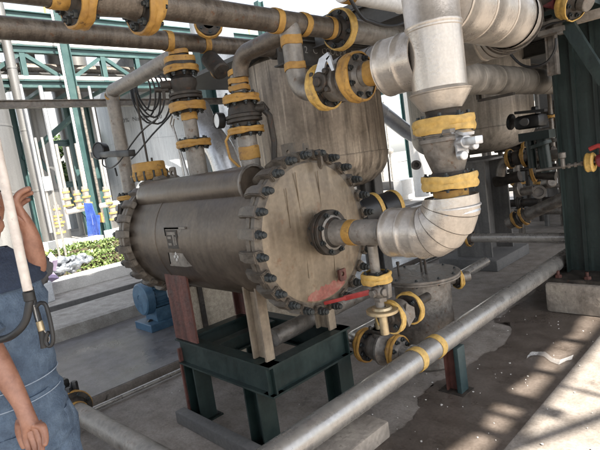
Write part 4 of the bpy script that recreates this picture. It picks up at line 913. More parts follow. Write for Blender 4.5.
b = MB(); c1 = at(539, 192, y=6.1); b.lathe(c1, V((.3, -1, .1)), [(-.16, .001), (-.16, .07), (0, .08), (.01, .082), (.012, .055), (-.01, .05), (-.01, .001)], 24); b.cyl(at(522, 192, y=6.1), at(534, 190, y=6.1), .05, n=16); b.cyl(at(516, 190, y=6.1), at(521, 189, y=6.1), .09, n=16, bev=.01); b.cyl(at(545, 184, y=6.3), at(552, 182, y=6.1), .06, n=16, bev=.015); part(b, 'housing', 'iron_light', mt)
dp = root('sloping_pipe', 'dark pipe with two orange rings sloping down behind the green column', 'pipe', at(520, 215, y=5.6))
pa, pb = at(508, 224, y=5.5), at(585, 188, y=5.5); b = MB(); b.cyl(pa, pb, .065, n=20); part(b, 'pipe_run', 'iron_light', dp); dd = (pb - pa).normalized()
for t in (.12, .23): flange(dp, pa.lerp(pb, t), dd, .095, .066, th=.012, guard='orange', gw=.03, nb=6)
for i, (q0, q1, yy, rr, mm_) in enumerate((((497, 118), (502, 240), 7.4, .035, 'iron'), ((514, 140), (520, 235), 7.8, .05, 'iron_light'), ((556, 100), (562, 225), 6.8, .04, 'iron'), ((548, 80), (554, 160), 6.6, .025, 'iron_light'), ((490, 205), (560, 200), 7.6, .06, 'iron'), ((495, 150), (566, 142), 7.0, .045, 'iron'))):
    t = root('small_pipe', ['thin dark upright pipe beside the grey H column', 'upright grey pipe between grey H column and motor', 'dark upright pipe hugging the left edge of green column', 'thin pale tube above the valve cluster by green column', 'low dark level pipe behind the motor', 'dark level pipe just under the plain tank'][i], 'pipe', at(*q1, y=yy))
    p_, q_ = at(*q0, y=yy), at(*q1, y=yy)
    if i < 4: q_ = V((p_.x, p_.y, q_.z))
    b = MB(); b.cyl(p_, q_, rr, n=14); part(b, 'pipe_run', mm_, t); d_ = (q_ - p_).normalized(); flange(t, p_.lerp(q_, .45), d_, rr * 2.1, rr, th=.012, guard='orange' if i % 2 else None, gw=.035, nb=4); flange(t, p_.lerp(q_, .75), d_, rr * 2.1, rr, th=.012, guard=None, nb=4)
hp = root('floor_pipe', 'level grey pipe ending in flange beside grey H column', 'pipe', (-2, 4.72, .55))
b = MB(); b.cyl((-2.42, 4.70, .60), (-1.502, 4.74, .60), .046, n=24); part(b, 'pipe_run', 'galv', hp); flange(hp, (-2.45, 4.70, .60), X, .085, .046, th=.014, guard='orange', gw=.03, nb=4)
b = MB(); b.tube([at(487, 178, y=6.0), at(492, 215, y=6.9), at(500, 260, y=7.4)], .03, 8); 
for (xx, zz, yy) in ((-2.35, .0, 7.6), (-2.0, 0, 7.2)):
    b = MB(); b.ibeam((xx, yy, 0), (xx, yy, 1.3), .18, .18, up=(1, 0, 0)); thing(b, 'steel_post', 'green_dark', 'dark steel post standing in shade %s' % ('behind the round ended motor' if xx < -2.2 else 'just left of the green column'), 'post')
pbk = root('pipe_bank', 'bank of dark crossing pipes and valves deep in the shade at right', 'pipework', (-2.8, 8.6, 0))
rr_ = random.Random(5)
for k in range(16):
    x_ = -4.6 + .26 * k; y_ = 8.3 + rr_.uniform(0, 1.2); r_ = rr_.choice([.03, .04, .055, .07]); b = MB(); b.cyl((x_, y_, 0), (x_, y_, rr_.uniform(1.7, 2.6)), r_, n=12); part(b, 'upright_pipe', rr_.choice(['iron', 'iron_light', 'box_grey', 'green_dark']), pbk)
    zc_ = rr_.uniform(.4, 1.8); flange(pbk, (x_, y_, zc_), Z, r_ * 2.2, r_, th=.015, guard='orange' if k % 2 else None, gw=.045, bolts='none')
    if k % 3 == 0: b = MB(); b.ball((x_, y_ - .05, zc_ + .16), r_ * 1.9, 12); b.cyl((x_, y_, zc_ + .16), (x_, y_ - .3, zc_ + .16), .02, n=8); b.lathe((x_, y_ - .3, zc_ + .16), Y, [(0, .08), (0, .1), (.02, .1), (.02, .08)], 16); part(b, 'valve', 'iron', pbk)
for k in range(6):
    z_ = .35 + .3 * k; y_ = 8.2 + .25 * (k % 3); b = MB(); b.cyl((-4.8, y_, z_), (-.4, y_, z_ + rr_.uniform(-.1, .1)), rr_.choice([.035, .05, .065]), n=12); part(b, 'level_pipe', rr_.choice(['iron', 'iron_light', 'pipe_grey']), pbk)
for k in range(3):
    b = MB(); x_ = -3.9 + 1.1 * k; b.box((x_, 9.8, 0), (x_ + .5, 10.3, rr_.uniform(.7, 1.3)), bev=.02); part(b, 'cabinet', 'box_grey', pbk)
# dark plant wall closing the right background, with daylight openings
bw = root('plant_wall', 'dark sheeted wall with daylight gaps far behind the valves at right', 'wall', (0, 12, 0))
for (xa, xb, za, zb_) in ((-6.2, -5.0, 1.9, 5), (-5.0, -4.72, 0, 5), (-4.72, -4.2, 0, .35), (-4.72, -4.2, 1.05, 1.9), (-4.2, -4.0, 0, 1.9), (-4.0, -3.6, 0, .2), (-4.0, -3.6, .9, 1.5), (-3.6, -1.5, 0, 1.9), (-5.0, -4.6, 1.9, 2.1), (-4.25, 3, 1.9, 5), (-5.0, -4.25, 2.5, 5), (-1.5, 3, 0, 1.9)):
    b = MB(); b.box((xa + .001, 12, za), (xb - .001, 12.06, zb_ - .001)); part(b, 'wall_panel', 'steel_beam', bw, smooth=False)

# wide black bands over yellow: two hose reels / drums behind the elbow
for i, (q, rr) in enumerate((((386, 208), .0), ((366, 212), .0))):
    c = at(*q, y=3.6 - .35 * i); dr = V((.25, .95, .1)).normalized(); t = root('flanged_valve', ['black flanged valve with yellow rim just above the insulated elbow', 'black flanged valve with yellow rim peeking out beside the vessel cover'][i], 'valve', c - Z * .15)
    b = MB(); b.cyl(c - dr * .1, c + dr * .1, .14, n=28, bev=.01); part(b, 'body', 'black', t); ring(t, c + dr * .085, dr, .143, .04, 'yellow', 'flange_guard')

# ------------------------------------------------------------------ yard seen between the tanks
b = MB(); b.box((-19, 17.5, 0), (-10.5, 18.3, .35), bev=.03); thing(b, 'low_wall', 'kerb_dark', 'low grey concrete wall across the sunny yard behind the tanks', 'wall')
yc = root('teal_post', 'teal steel post standing in the yard between the two tanks', 'post', (-11.1, 17.2, 0))
b = MB(); b.ibeam((-11.15, 17.2, 0), (-11.15, 17.2, 7), .25, .25, up=(1, 0, 0)); part(b, 'post', 'teal', yc); b = MB(); b.ibeam((-16, 17.2, 4.15), (-11.2, 17.2, 4.15), .2, .3); part(b, 'crossbeam', 'teal', yc)
sp2 = root('white_pipe', 'upright white pipe with round valve in the yard between the tanks', 'pipe', (-8, 12.6, 0))
b = MB(); b.cyl(at(424, 196, x=-8), at(424, 196, x=-8) + Z * 4.5, .27, n=28); part(b, 'pipe_run', 'white_paint', sp2); b = MB(); c = at(416, 165, x=-7.8); b.lathe(c, V((.7, -.7, 0)), [(-.05, .05), (-.05, .14), (.06, .14), (.06, .08), (0, .07), (0, .001)], 20); part(b, 'valve_face', 'iron', sp2)
b = MB(); b.box(at(403, 196, x=-8.6) + V((0, 0, 0)), at(409, 178, x=-8.9)); thing(b, 'white_box', 'white_paint', 'small white box standing by the upright white pipe', 'box')
sdp = root('silver_duct', 'silver insulated pipe slanting down to an elbow between the two tanks', 'pipe', at(400, 125, x=-6))
pa, pb, pc = at(360, 95, x=-6), at(402, 128, x=-6), at(418, 137, x=-6); dd = (pb - pa).normalized()
clad(sdp, pa, pb, .155, seg=.7, m='silver'); b = MB(); b.tube([pb, pb.lerp(pc, .4) + V((0, 0, -.02)), pc], .155, 24, smooth=3); part(b, 'elbow', 'silver', sdp)
b = MB(); b.tube([at(383, 138, x=-5.2), at(388, 160, x=-5.2), at(392, 205, x=-5.2)], .018, 8); thing(b, 'rod', 'iron_light', 'thin upright rod beside the rounded bottom of the streaked tank', 'rod')
eq = root('yard_valves', 'cluster of small grey valves and pots beyond the low concrete wall', 'valve', (-15, 19.5, 0))
b = MB()
for i in range(7): x_ = -17 + i * .55; b.cyl((x_, 19.4, 0), (x_, 19.4, random.uniform(1.6, 4.5)), .06, n=8); b.ball((x_ + .1, 19.3, random.uniform(1, 2)), .16, 10)
part(b, 'upright_pipes', 'galv', eq, kind='stuff'); b = MB(); b.cyl((-15.2, 19.2, .3), (-15.2, 19.2, 1.3), .5, n=20, bev=.03); part(b, 'pot', 'iron_light', eq)

# silver insulated elbow between the two stacks
se = root('silver_elbow', 'silver insulated pipe bending down between the two valve stacks', 'pipe', (-3.4, 2.5, 1.5))
b = MB(); b.tube([at(q, w, y=2.75) for q, w in ((196, 108), (206, 130), (220, 150), (228, 172))], .135, 28, smooth=4); part(b, 'cladding_sheet', 'silver', se)
b = MB(); b.ibeam(at(218, 165, x=-5.6) * 1 - Z * 1.5, at(200, 45, x=-5.6), .17, .17, up=(0, 1, 0)); thing(b, 'teal_post', 'teal', 'bright teal steel post seen between the two valve stacks', 'post')
b = MB(); b.cyl((-6.6, 4.9, 0), (-6.6, 4.9, 5), .34, n=40); thing(b, 'insulated_column', 'silver', 'silver insulated standing pipe behind the teal post between the stacks', 'pipe')

# cable tray rail with coil of cable
cr = root('cable_rail', 'dark channel rail crossing the left view behind the elbow pipe', 'rail', (-4.3, 1.5, 2.36))
b = MB(); b.ibeam((-4.3, -2.5, 2.395), (-4.3, 3.4, 2.395), .05, .062, t=.008); part(b, 'rail', 'iron_light', cr)
b = MB()
for k in range(6):
    c = at(142 + k * 2.2, 92 + (k % 3) * 2.5, y=2.15); rr_ = .14 + .03 * (k % 3); e1 = V((.69, .71, 0)); b.tube([c + e1 * rr_ * .55 * math.cos(a) * (1 + .08 * k) + Z * rr_ * math.sin(a) * 1.15 + V((.02 * math.sin(2 * a), 0, 0)) for a in [2 * PI * i / 20 for i in range(21)]], .008, 6, caps=False)
b.tube([at(*p, y=2.14) for p in ((170, 98), (172, 110), (168, 118), (152, 135), (138, 152), (130, 160))], .008, 6, smooth=3)
part(b, 'cable_coil', 'black', cr)

# ------------------------------------------------------------------ pump motor in the wet bay
pm = root('electric_motor', 'light blue electric motor on a blue base behind the vessel legs', 'motor', (-5.0, 2.55, 0))
mc = V((-5.25, 2.30, .36)); ax_ = V((0, 1, 0))
b = MB(); b.lathe(mc, ax_, [(.006, .001), (.006, .05), (.0, .055), (.0, .17), (.012, .185), (.1, .19), (.11, .175), (.11, .001)], 32); part(b, 'fan_cowl', 'blue_paint', pm)
b = MB(); b.lathe(mc + ax_ * .11, ax_, [(0, .155), (.42, .155), (.43, .17), (.46, .17), (.47, .05), (.56, .04)], 32)
part(b, 'housing', 'blue_paint', pm)
for k in range(20):
    a = 2 * PI * k / 20; d_ = V((math.cos(a), 0, math.sin(a))); bb_ = MB(); bb_.beam(mc + ax_ * .12 + d_ * .165, mc + ax_ * .50 + d_ * .165, .008, .03, up=d_); part(bb_, 'cooling_fin', 'blue_paint', pm)
b = MB(); b.box(mc + V((.08, .15, .08)), mc + V((.22, .38, .2)), bev=.01); part(b, 'terminal_box', 'blue_dark', pm)
b = MB(); b.box(mc + V((-.2, -.02, -.36)), mc + V((.2, .95, -.27)), bev=.008); b.box(mc + V((-.14, .1, -.27)), mc + V((.14, .5, -.12))); part(b, 'base', 'blue_paint', pm, smooth=False)
b = MB(); b.tube([mc + V((.2, .25, .1)), mc + V((.3, .22, -.02)), mc + V((.3, .35, -.1)), mc + V((.15, .6, -.05))], .014, 8, smooth=4); part(b, 'conduit', 'galv', pm)
b = MB(); b.box((-5.35, 2.30, 0), (-5.15, 2.42, .05), bev=.01); b.cyl((-5.3, 2.36, .05), (-5.2, 2.36, .09), .03, n=10); thing(b, 'foot_clamp', 'black', 'black clamp foot on wet concrete in front of blue motor', 'clamp')

# ------------------------------------------------------------------ kerb, hedges, far yard at left
b = MB(); b.box((-9.55, -30, 0), (-9.03, 40, .22), bev=.01); thing(b, 'kerb', 'kerb_white', 'long pale kerb along the sunny side of the drain trench', 'kerb', smooth=False)
b = MB(); b.box((-8.14, -30, -.28), (-7.36, 40, -.24)); thing(b, 'drain_grate', 'kerb_dark', 'dark recessed grate filling the trench before the pale kerb', 'grate', smooth=False)
b = MB(); b.box((-8.149, -30, -.3), (-8.12, 40, -.004)); struct(b, 'trench_shade_lining', 'kerb_dark', smooth=False)  # dark sheet added over the far trench wall, painting in its shade
def leaves(name, m, label, cat, lo, hi, n, s_, shape=None, parent=None):
    b = MB(); vs = []; fs = []
    for i in range(n):
        while True:
            p = V([random.uniform(lo[k], hi[k]) for k in range(3)])
            if shape is None or shape(p): break
        a, e = random.uniform(0, 2 * PI), random.uniform(-1, 1); u = V((math.cos(a) * math.cos(e), math.sin(a) * math.cos(e), math.sin(e))); w = u.orthogonal().normalized(); w = Quaternion(u, random.uniform(0, 6)) @ w
        k = s_ * random.uniform(.6, 1.3); o_ = len(vs); vs += [p, p + u * k * .5 + w * k * .3, p + u * k, p + u * k * .5 - w * k * .3]; fs.append((o_, o_ + 1, o_ + 2, o_ + 3))
    me = bpy.data.meshes.new(name); 
    base = V(((lo[0] + hi[0]) / 2, (lo[1] + hi[1]) / 2, lo[2])) if parent is None else wl(parent)
    me.from_pydata([v - base for v in vs], [], fs); me.materials.append(M[m]); o = bpy.data.objects.new(name, me); COL.objects.link(o)
    if parent is None: o.location = base; tag(o, label, cat)
    else: o.parent = parent
    return o
def hedge(x0, x1, y0, y1, h, n, label):
    t = root('hedge', label, 'hedge', ((x0 + x1) / 2, (y0 + y1) / 2, 0))
    def sh(p):
        top = h * (.86 + .12 * math.sin(p.y * 3.1) * math.sin(p.y * 1.3 + p.x * 4)); w = (x1 - x0) / 2; c = (x0 + x1) / 2
        e = abs(p.x - c) / (w * (.9 + .1 * math.sin(p.y * 5 + p.z * 7)))
        return p.z < top and e < 1 and (p.z > top * .7 or e > .6)
    leaves('foliage', 'leaf', None, None, (x0, y0, 0), (x1, y1, h), n, .075, sh, t)
    b = MB(); b.box((x0 + .12, y0, 0), (x1 - .12, y1, h * .66)); part(b, 'twig_core', 'bark', t)
hedge(-11.55, -10.75, 1.0, 9.0, .42, 16000, 'near trimmed green hedge beyond the pale kerb')
hedge(-13.9, -13.1, 1.0, 11.0, .42, 16000, 'far trimmed green hedge behind the near hedge')
# plastic bags and lilac sheets lying on the kerb
tr = root('plastic_bundle', 'crumpled grey plastic bundle lying before the near hedge', 'plastic bag', (-9.5, 3.1, .2))
b = MB(); c = at(70, 262, x=-9.6)
for i in range(9):
    bm = bmesh.new(); bmesh.ops.create_icosphere(bm, subdivisions=3, radius=.17)
    ph = [random.uniform(0, 6) for _ in range(3)]
    for v in bm.verts:
        k = 1 + .25 * math.sin(9 * v.co.x + ph[0] + 22 * v.co.z) + .22 * math.sin(34 * v.co.y + ph[1]) * math.sin(25 * v.co.z + ph[2]); v.co *= k; v.co.z *= .6
    off = c + V((random.uniform(-.2, .2), random.uniform(-.32, .3), random.uniform(-.13, .10))); b.add([v.co + off for v in bm.verts], [[v.index for v in q.verts] for q in bm.faces]); bm.free()
part(b, 'plastic_folds', 'grey_plastic', tr, kind='stuff', smooth=False)
for i, pl in enumerate(([(44, 262), (51, 252), (58, 260), (56, 271), (48, 270)], [(50, 283), (40, 291), (38, 280), (48, 268), (60, 278)])):
    X_ = -9.2 + .3 * i; poly = [at(*p, x=X_ - .1 * (k % 2)) for k, p in enumerate(pl)]; b = MB(); n = len(poly)
    cen = sum(poly, V((0, 0, 0))) / n + V((.12, 0, .05)); b.add(poly + [cen], [(k, (k + 1) % n, n) for k in range(n)]); b.add([p - V((.03, 0, 0)) for p in poly] + [cen - V((.03, 0, 0))], [(k, (k + 1) % n, n) for k in range(n)])
    thing(b, 'lilac_sheet', 'lilac', ['upper folded lilac sheet beside the crumpled plastic bundle', 'lower folded lilac sheet lying against the pale kerb'][i], 'sheet', smooth=False)
b = MB(); c = at(46, 302, x=-8.6); b.box((-8.8, c.y - .2, 0), (-8.5, c.y + .12, .34), bev=.02); thing(b, 'plastic_box', 'tag_white', 'small pale box standing on the floor before the kerb beside worker', 'box')

def ftank(pc, w, D, h, m, name, label, cat='tank'):
    c_ = at(pc, 150, d=D); r = D * w / f; t = root(name, label, cat, (c_.x, c_.y, 0)); k = max(1, int(h / 1.9)); st_ = h / k
    for i in range(k):
        b = MB(); b.lathe((c_.x, c_.y, i * st_), Z, [(0, r - .02), (.0, r + .01), (.05, r + .01), (.06, r), (st_, r), (st_, r - .02)], 48); part(b, 'shell_course', m, t)
    b = MB(); b.lathe((c_.x, c_.y, h), Z, [(0, r), (.5, r * .5), (.7, .001)], 48); part(b, 'tank_roof', m, t)
    return t, V((c_.x, c_.y, 0)), r
ftank(-14, 27, 14.5, 8, 'tank_grey', 'silo', 'dull silver silo at the far left edge behind the worker')
ftank(29, 4.5, 16, 8, 'tank_grey', 'process_column', 'slender bright column just right of the far left silo', 'column')
ftank(44, 9, 19.5, 8, 'tank_grey', 'silo', 'grey silo behind the teal truss left of its big column')
ftank(73, 9, 20.5, 8, 'tank_grey', 'silo', 'grey silo right behind the big teal truss post')
ftank(60, 8, 26, 9, 'tank_silver', 'silo', 'pale silver silo partly behind the big teal post, left side')
ftank(12, 9, 24, 9, 'tank_silver', 'silo', 'pale silver silo set back behind the far left silo')
ftank(94, 9, 22, 8, 'tank_grey', 'silo', 'narrow grey silo between teal column and white tank')
t, ctr, r = ftank(150, 46, 25, 7.6, 'tank_silver', 'storage_tank', 'big pale tank with chemical lettering at upper left')
ftank(243, 46, 28, 9, 'tank_silver', 'storage_tank', 'big pale tank without lettering behind the valve stacks')
# lettering bent round the pale tank: placed as flat words tangent to the shell
cam2 = V((0, 0, 0)); 
def shell_hit(px, py):
    r_ = ROT @ V((px - 300, 225 - py, -f)); o_ = V((0, 0, H)); dx, dy = r_.x, r_.y; ox, oy = -ctr.x, -ctr.y; rr = r + .03
    A = dx * dx + dy * dy; B = 2 * (ox * dx + oy * dy); Cc = ox * ox + oy * oy - rr * rr; dsc = B * B - 4 * A * Cc
    if dsc < 0: return None
    return o_ + r_ * ((-B - math.sqrt(dsc)) / (2 * A))
hc = shell_hit(120, 121)
if hc:
    n0 = (hc - V((ctr.x, ctr.y, hc.z))).normalized(); a = math.atan2(n0.y, n0.x)
    for i, ch in enumerate('10% NaOH 120'):
        if ch == ' ': continue
        aa = a + (i * .17) / r; p = V((ctr.x + (r + .015) * math.cos(aa), ctr.y + (r + .015) * math.sin(aa), hc.z - .1)); text(ch, 'letter', t, p, V((-math.sin(aa), math.cos(aa), 0)), Z, .27, 'print_dark', 'CENTER')
# trees glimpsed between the silos
def tree(x, y, h, rc, label, n=9000):
    t = root('tree', label, 'tree', (x, y, 0)); b = MB(); b.tube([(x, y, 0), (x + .1, y, h * .3), (x - .1, y + .1, h * .55), (x, y, h * .85)], [.2, .17, .12, .12, .06], 10)
    for k in range(7):
        a = k * 2.4; z0 = h * (.35 + .06 * k); b.tube([(x, y, z0), (x + rc * .45 * math.cos(a), y + rc * .45 * math.sin(a), z0 + .6), (x + rc * .8 * math.cos(a), y + rc * .8 * math.sin(a), z0 + 1.0)], [.07, .05, .02], 6)
    part(b, 'trunk', 'bark', t)
    cs = [(V((x + random.gauss(0, rc * .45), y + random.gauss(0, rc * .45), h * random.uniform(.4, .95))), random.uniform(.3, .55) * rc) for _ in range(16)]
    vs = []; 
    def sh(p): return any((p - c).length < q_ * (.8 + .3 * math.sin(9 * p.x) * math.sin(7 * p.z)) for c, q_ in cs)
    leaves('crown', 'leaf_tree', None, None, (x - rc * 1.3, y - rc * 1.3, h * .25), (x + rc * 1.3, y + rc * 1.3, h * 1.05), n, .17, sh, t)
tree(-26, 8.3, 4.6, 1.4, 'green tree glimpsed between the silos at left')
tree(-30, 14, 7, 2.5, 'green tree beyond the valves and behind the pale tank')

# teal pipe rack
tr_ = root('pipe_rack', 'teal steel truss bridge with walkway across the upper left', 'truss', (-18, 6.82, 0))
XT = -18
chords = (5.58, 6.73, 7.85)
for z in chords:
    b = MB(); b.ibeam((XT, -8, z), (XT, 24, z), .2, .24, t=.03); part(b, 'chord', 'teal', tr_)
for i in range(-9, 13):
    y = 6.82 + i * 1.36
    for k in range(2):
        za, zb_ = chords[k] + .12, chords[k + 1] - .12
        b = MB(); b.ibeam((XT, y, za), (XT, y, zb_), .17, .17, t=.02, up=(1, 0, 0)); part(b, 'vertical', 'teal', tr_)
        if i % 2: 
            b = MB(); b.beam((XT, y, zb_), (XT, y + 1.33, za), .13, .13, up=(1, 0, 0)); part(b, 'diagonal', 'teal', tr_)
            b = MB(); b.beam((XT - .02, y, zb_), (XT - .02, y - 1.33, za), .13, .13, up=(1, 0, 0)); part(b, 'diagonal', 'teal', tr_)
for y in (-2.5, 6.82, 16.2):
    b = MB(); b.ibeam((XT + .16, y, 0), (XT + .16, y, 9.5), .32, .32, t=.03, up=(0, 1, 0)); part(b, 'post', 'teal', tr_)
for y in (4.6, 5.6, 7.6, 8.4):
    b = MB(); b.ibeam((XT - 3, y, 0), (XT - 3, y, 5.5), .25, .25, t=.03, up=(0, 1, 0)); part(b, 'post', 'teal', tr_)
b = MB(); b.beam((XT - 3, 5.7, 3.4), (XT - .5, 7.0, 4.6), .16, .16); part(b, 'diagonal', 'teal', tr_); b = MB(); b.beam((XT - 2.9, 7.6, .8), (XT - 2.9, 6.0, 3.6), .16, .16); part(b, 'diagonal', 'teal', tr_)
for z_ in (3.9, 2.2):
    b = MB(); b.ibeam((XT - 3.1, -8, z_), (XT - 3.1, 8.4, z_), .2, .24, t=.03); part(b, 'chord', 'teal', tr_)
for k in range(9):
    b = MB(); b.beam((XT - 3, 1.6 + k * 1.1, 5.5), (XT - .2, 1.6 + k * 1.1, 5.5), .1, .12); part(b, 'crossbeam', 'teal', tr_)
b = MB(); b.box((XT - 3.2, -8, 6.0), (XT - .3, 24, 6.06)); part(b, 'deck_plate', 'roof_sheet', tr_)
b = MB(); b.box((XT - 3.2, -8, 8.0), (XT - .2, 24, 8.05)); part(b, 'deck_plate', 'kerb_white', tr_)
for z in (8.35, 8.8):
    b = MB(); b.cyl((XT, -8, z), (XT, 24, z), .035, n=8); part(b, 'handrail', 'yellow', tr_)
for i in range(20):
    b = MB(); y = -7 + i * 1.5; b.cyl((XT, y, 7.97), (XT, y, 8.8), .035, n=8); part(b, 'rail_post', 'yellow', tr_)
for x_, z, r_ in ((XT + .02, 5.79, .085), (XT + .02, 6.93, .08), (XT - .8, 6.28, .2), (XT - 1.4, 6.3, .22), (XT - 2.1, 6.25, .17)):
    b = MB(); b.cyl((x_, -8, z), (x_, 24, z), r_, n=16); lb_ = {(.085): 'white pipe resting on the bottom chord of the teal truss', (.08): 'white pipe resting on the middle chord of the teal truss', .2: 'thick pipe nearest the edge on the teal truss deck', .22: 'thickest pipe in the middle of the teal truss deck', .17: 'thinner pipe at the back of the teal truss deck'}[r_]
    thing(b, 'rack_pipe', 'white_paint' if r_ < .1 else 'iron_light', lb_, 'pipe')
for i, (px_, w_, zt_, m_) in enumerate(((53, .07, 5.4, 'silver'), (79, .04, 8, 'white_paint'), (90, .05, 5.4, 'iron_light'), (34, .05, 5.4, 'silver'), (101, .05, 5.4, 'silver'), (9, .03, 5.4, 'iron_light'))):
    p = at(px_, 150, x=-17.4 + .2 * (i % 2)); b = MB(); b.cyl((p.x, p.y, 0.6), (p.x, p.y, zt_), w_, n=12)
    thing(b, 'downpipe', m_, ['white downpipe left of the teal truss post', 'tall thin white pipe just right of teal truss post', 'silver downpipe before the narrow grey silo', 'dark thin downpipe before the slender bright column', 'silver downpipe nearest the lettered tank', 'dark thin pipe standing against the far left silo'][i], 'pipe')
# valve manifold with yellow handwheels, blue hose, sign
mf = root('valve_manifold', 'row of upright pipes with yellow valve rings above a pale header', 'manifold', (-15.5, 6, 0))
b = MB(); b.tube([at(66, 212, x=-15.2), at(90, 207, x=-15.2)], .09, 10); part(b, 'header', 'white_paint', mf)
b = MB(); b.tube([at(100, 206, x=-15.2), at(122, 202, x=-15.2)], .08, 10); part(b, 'header', 'white_paint', mf)
for px_, py_ in ((67, 198), (78, 200), (86, 196), (107, 196), (113, 212), (58, 215), (59, 225)):
    c = at(px_, py_, x=-15.2)
    for k in range(3): b = MB(); b.lathe(c + Z * (k * .2 - .25), Z, [(0, .06), (0, .15 - .02 * k), (.05, .15 - .02 * k), (.05, .06)], 14); part(b, 'flange_ring', 'yellow', mf)
    b = MB(); b.cyl(c - Z * .3, c + Z * .3, .09, n=10)
    b.cyl(c + Z * .3, c + Z * (1.6 if py_ < 205 else .4), .045, n=8); part(b, 'valve', 'galv', mf)
bh = root('blue_hose', 'bundle of bright blue hoses hanging from the pale valve header', 'hose', at(92, 250, x=-15))
for k in range(9):
    b = MB(); b.tube([at(84 + k * .9, 203, x=-15 + .05 * k), at(87 + k * 1.2, 220, x=-14.9 + .05 * k), at(89 + k * 1.3, 240, x=-14.9), at(92 + 1.1 * k, 246, x=-14.9), at(95 + k * .6, 236, x=-14.95), at(93 + k * .8, 215, x=-15)], .016, 6, smooth=3); part(b, 'hose', 'blue_hose', bh)
sg = root('notice_board', 'small pale grey notice board on a pole behind the raised hand', 'sign', at(47, 240, x=-13))
b = MB(); a_ = at(42, 177, x=-13); d_ = at(53, 190, x=-13); b.box((-13.02, a_.y, a_.z), (-12.98, d_.y, d_.z)); part(b, 'board', 'tag_white', sg, smooth=False)
b = MB(); q_ = (a_ + d_) / 2; b.cyl((-13.05, q_.y - .05, 0), (-13.05, q_.y - .05, 3.2), .03, n=8); part(b, 'pole', 'galv', sg); b = MB(); b.cyl((-13.05, q_.y + .1, 0), (-13.05, q_.y + .1, 3.2), .03, n=8); part(b, 'pole', 'galv', sg)
b = MB(); b.box(at(98, 213, x=-15.4), at(104, 222, x=-15.2)); thing(b, 'orange_box', 'orange', 'small orange box beside the hanging blue hoses', 'box', smooth=False)
b = MB()
for i in range(8): b.box((-14.6 - .1 * (i % 3), 3 + i * .9, .1 + .04 * i % .2), (-14.3, 3.75 + i * .9, .42 + .1 * (i % 2)))
part(b, 'rail', 'white_paint', thing(MB().box((-14.65, 2.5, 0), (-14.25, 10.5, .1)), 'low_stand', 'white_paint', 'long low white stand of clutter between far hedge and valves', 'stand', smooth=False), smooth=False)
# far pale buildings closing the horizon
for i, (x_, y_, w_, h_) in enumerate(((-60, 10, 30, 9), (-75, 60, 40, 12), (-30, 75, 30, 8), (20, 90, 40, 9))):
    t = root('factory_building', ['pale factory building far behind the teal truss', 'pale long factory building far left of the yard', 'pale low factory building far beyond the yard', 'pale factory building hidden far beyond the column'][i], 'building', (x_, y_, 0))
    b = MB(); b.box((x_ - 6, y_ - w_ / 2, 0), (x_ + 6, y_ + w_ / 2, h_)); part(b, 'wall', 'building_pale', t, smooth=False); b = MB(); b.box((x_ - 6.3, y_ - w_ / 2 - .3, h_), (x_ + 6.3, y_ + w_ / 2 + .3, h_ + .4)); part(b, 'roof', 'kerb_dark', t, smooth=False)
    for k in range(int(w_ / 4)):
        for z in (2, 5.5):
            b = MB(); yy = y_ - w_ / 2 + 1.5 + k * 4; b.box((x_ + 6, yy, z), (x_ + 6.05, yy + 1.8, z + 1.6)); part(b, 'window', 'window_dark', t, smooth=False)
# clear plastic strip on the floor
b = MB(); pts = [at(*p, z=.02) for p in ((527, 357), (531, 354), (538, 353), (545, 354), (552, 359), (560, 362), (568, 358), (573, 357))]; vs = []
for i, p in enumerate(pts):
    w = .010 + .016 * min(i, 4) / 4; vs += [p + V((0, -w, -.008)), p + V((.004, 0, .010 + .008 * (i % 2))), p + V((0, w, -.006))]
b.add(vs, [q for i in range(len(pts) - 1) for q in ((3 * i, 3 * i + 1, 3 * i + 4, 3 * i + 3), (3 * i + 1, 3 * i + 2, 3 * i + 5, 3 * i + 4))]); thing(b, 'plastic_strip', 'clear_plastic', 'twisted strip of clear plastic film on the wet floor', 'litter')

# ================================================================== WORKER
def skin(name, m, parent, joints, edges, rad, sub=2, root_i=0, label=None):
    me = bpy.data.meshes.new(name); base = wl(parent); me.from_pydata([V(j) - base for j in joints], edges, []); o = bpy.data.objects.new(name, me); COL.objects.link(o)
    md = o.modifiers.new('s', 'SKIN'); md.branch_smoothing = .6
    for i, v in enumerate(me.skin_vertices[0].data): v.radius = rad[i] if isinstance(rad[i], tuple) else (rad[i], rad[i]); v.use_root = (i == root_i)
    s2 = o.modifiers.new('d', 'SUBSURF'); s2.levels = s2.render_levels = sub
    bpy.context.view_layer.update(); dg = bpy.context.evaluated_depsgraph_get(); me2 = bpy.data.meshes.new_from_object(o.evaluated_get(dg)); o.modifiers.clear(); o.data = me2
    me2.materials.clear(); me2.materials.append(M[m]); me2.polygons.foreach_set('use_smooth', [True] * len(me2.polygons)); o.parent = parent; o.name = name
    if label: o['label'] = label
    return o
IR = V((.69, .71, 0)).normalized(); IK = V((.71, -.69, 0)).normalized()      # right in the picture, towards the viewer
B0 = at(12, 400, d=1.70); B0.z = 0
FW = (IR * .92 + IK * .38).normalized(); SD = V((FW.y, -FW.x, 0))          # facing, his right side (towards viewer)
man = root('person', 'worker in blue denim coverall raising one hand at the left edge', 'person', B0)
pel = B0 + Z * .95; sp1 = B0 + Z * 1.10; ch = B0 + Z * 1.30 - FW * .02; nk = B0 + Z * 1.46
hcen = B0 + Z * 1.625 + FW * .035
rs = ch + SD * .17 + Z * .08; ls = ch - SD * .16 + Z * .07
re = at(-12, 345, d=1.52); rw = at(23, 405, d=1.50)
le = at(36, 270, d=1.74); lw = at(31, 230, d=1.70)
rk = B0 + SD * .11 + FW * .05 + Z * .5; lk = B0 - SD * .11 + FW * .02 + Z * .5; rf_ = B0 + SD * .12 + Z * .09; lf_ = B0 - SD * .12 - FW * .03 + Z * .09
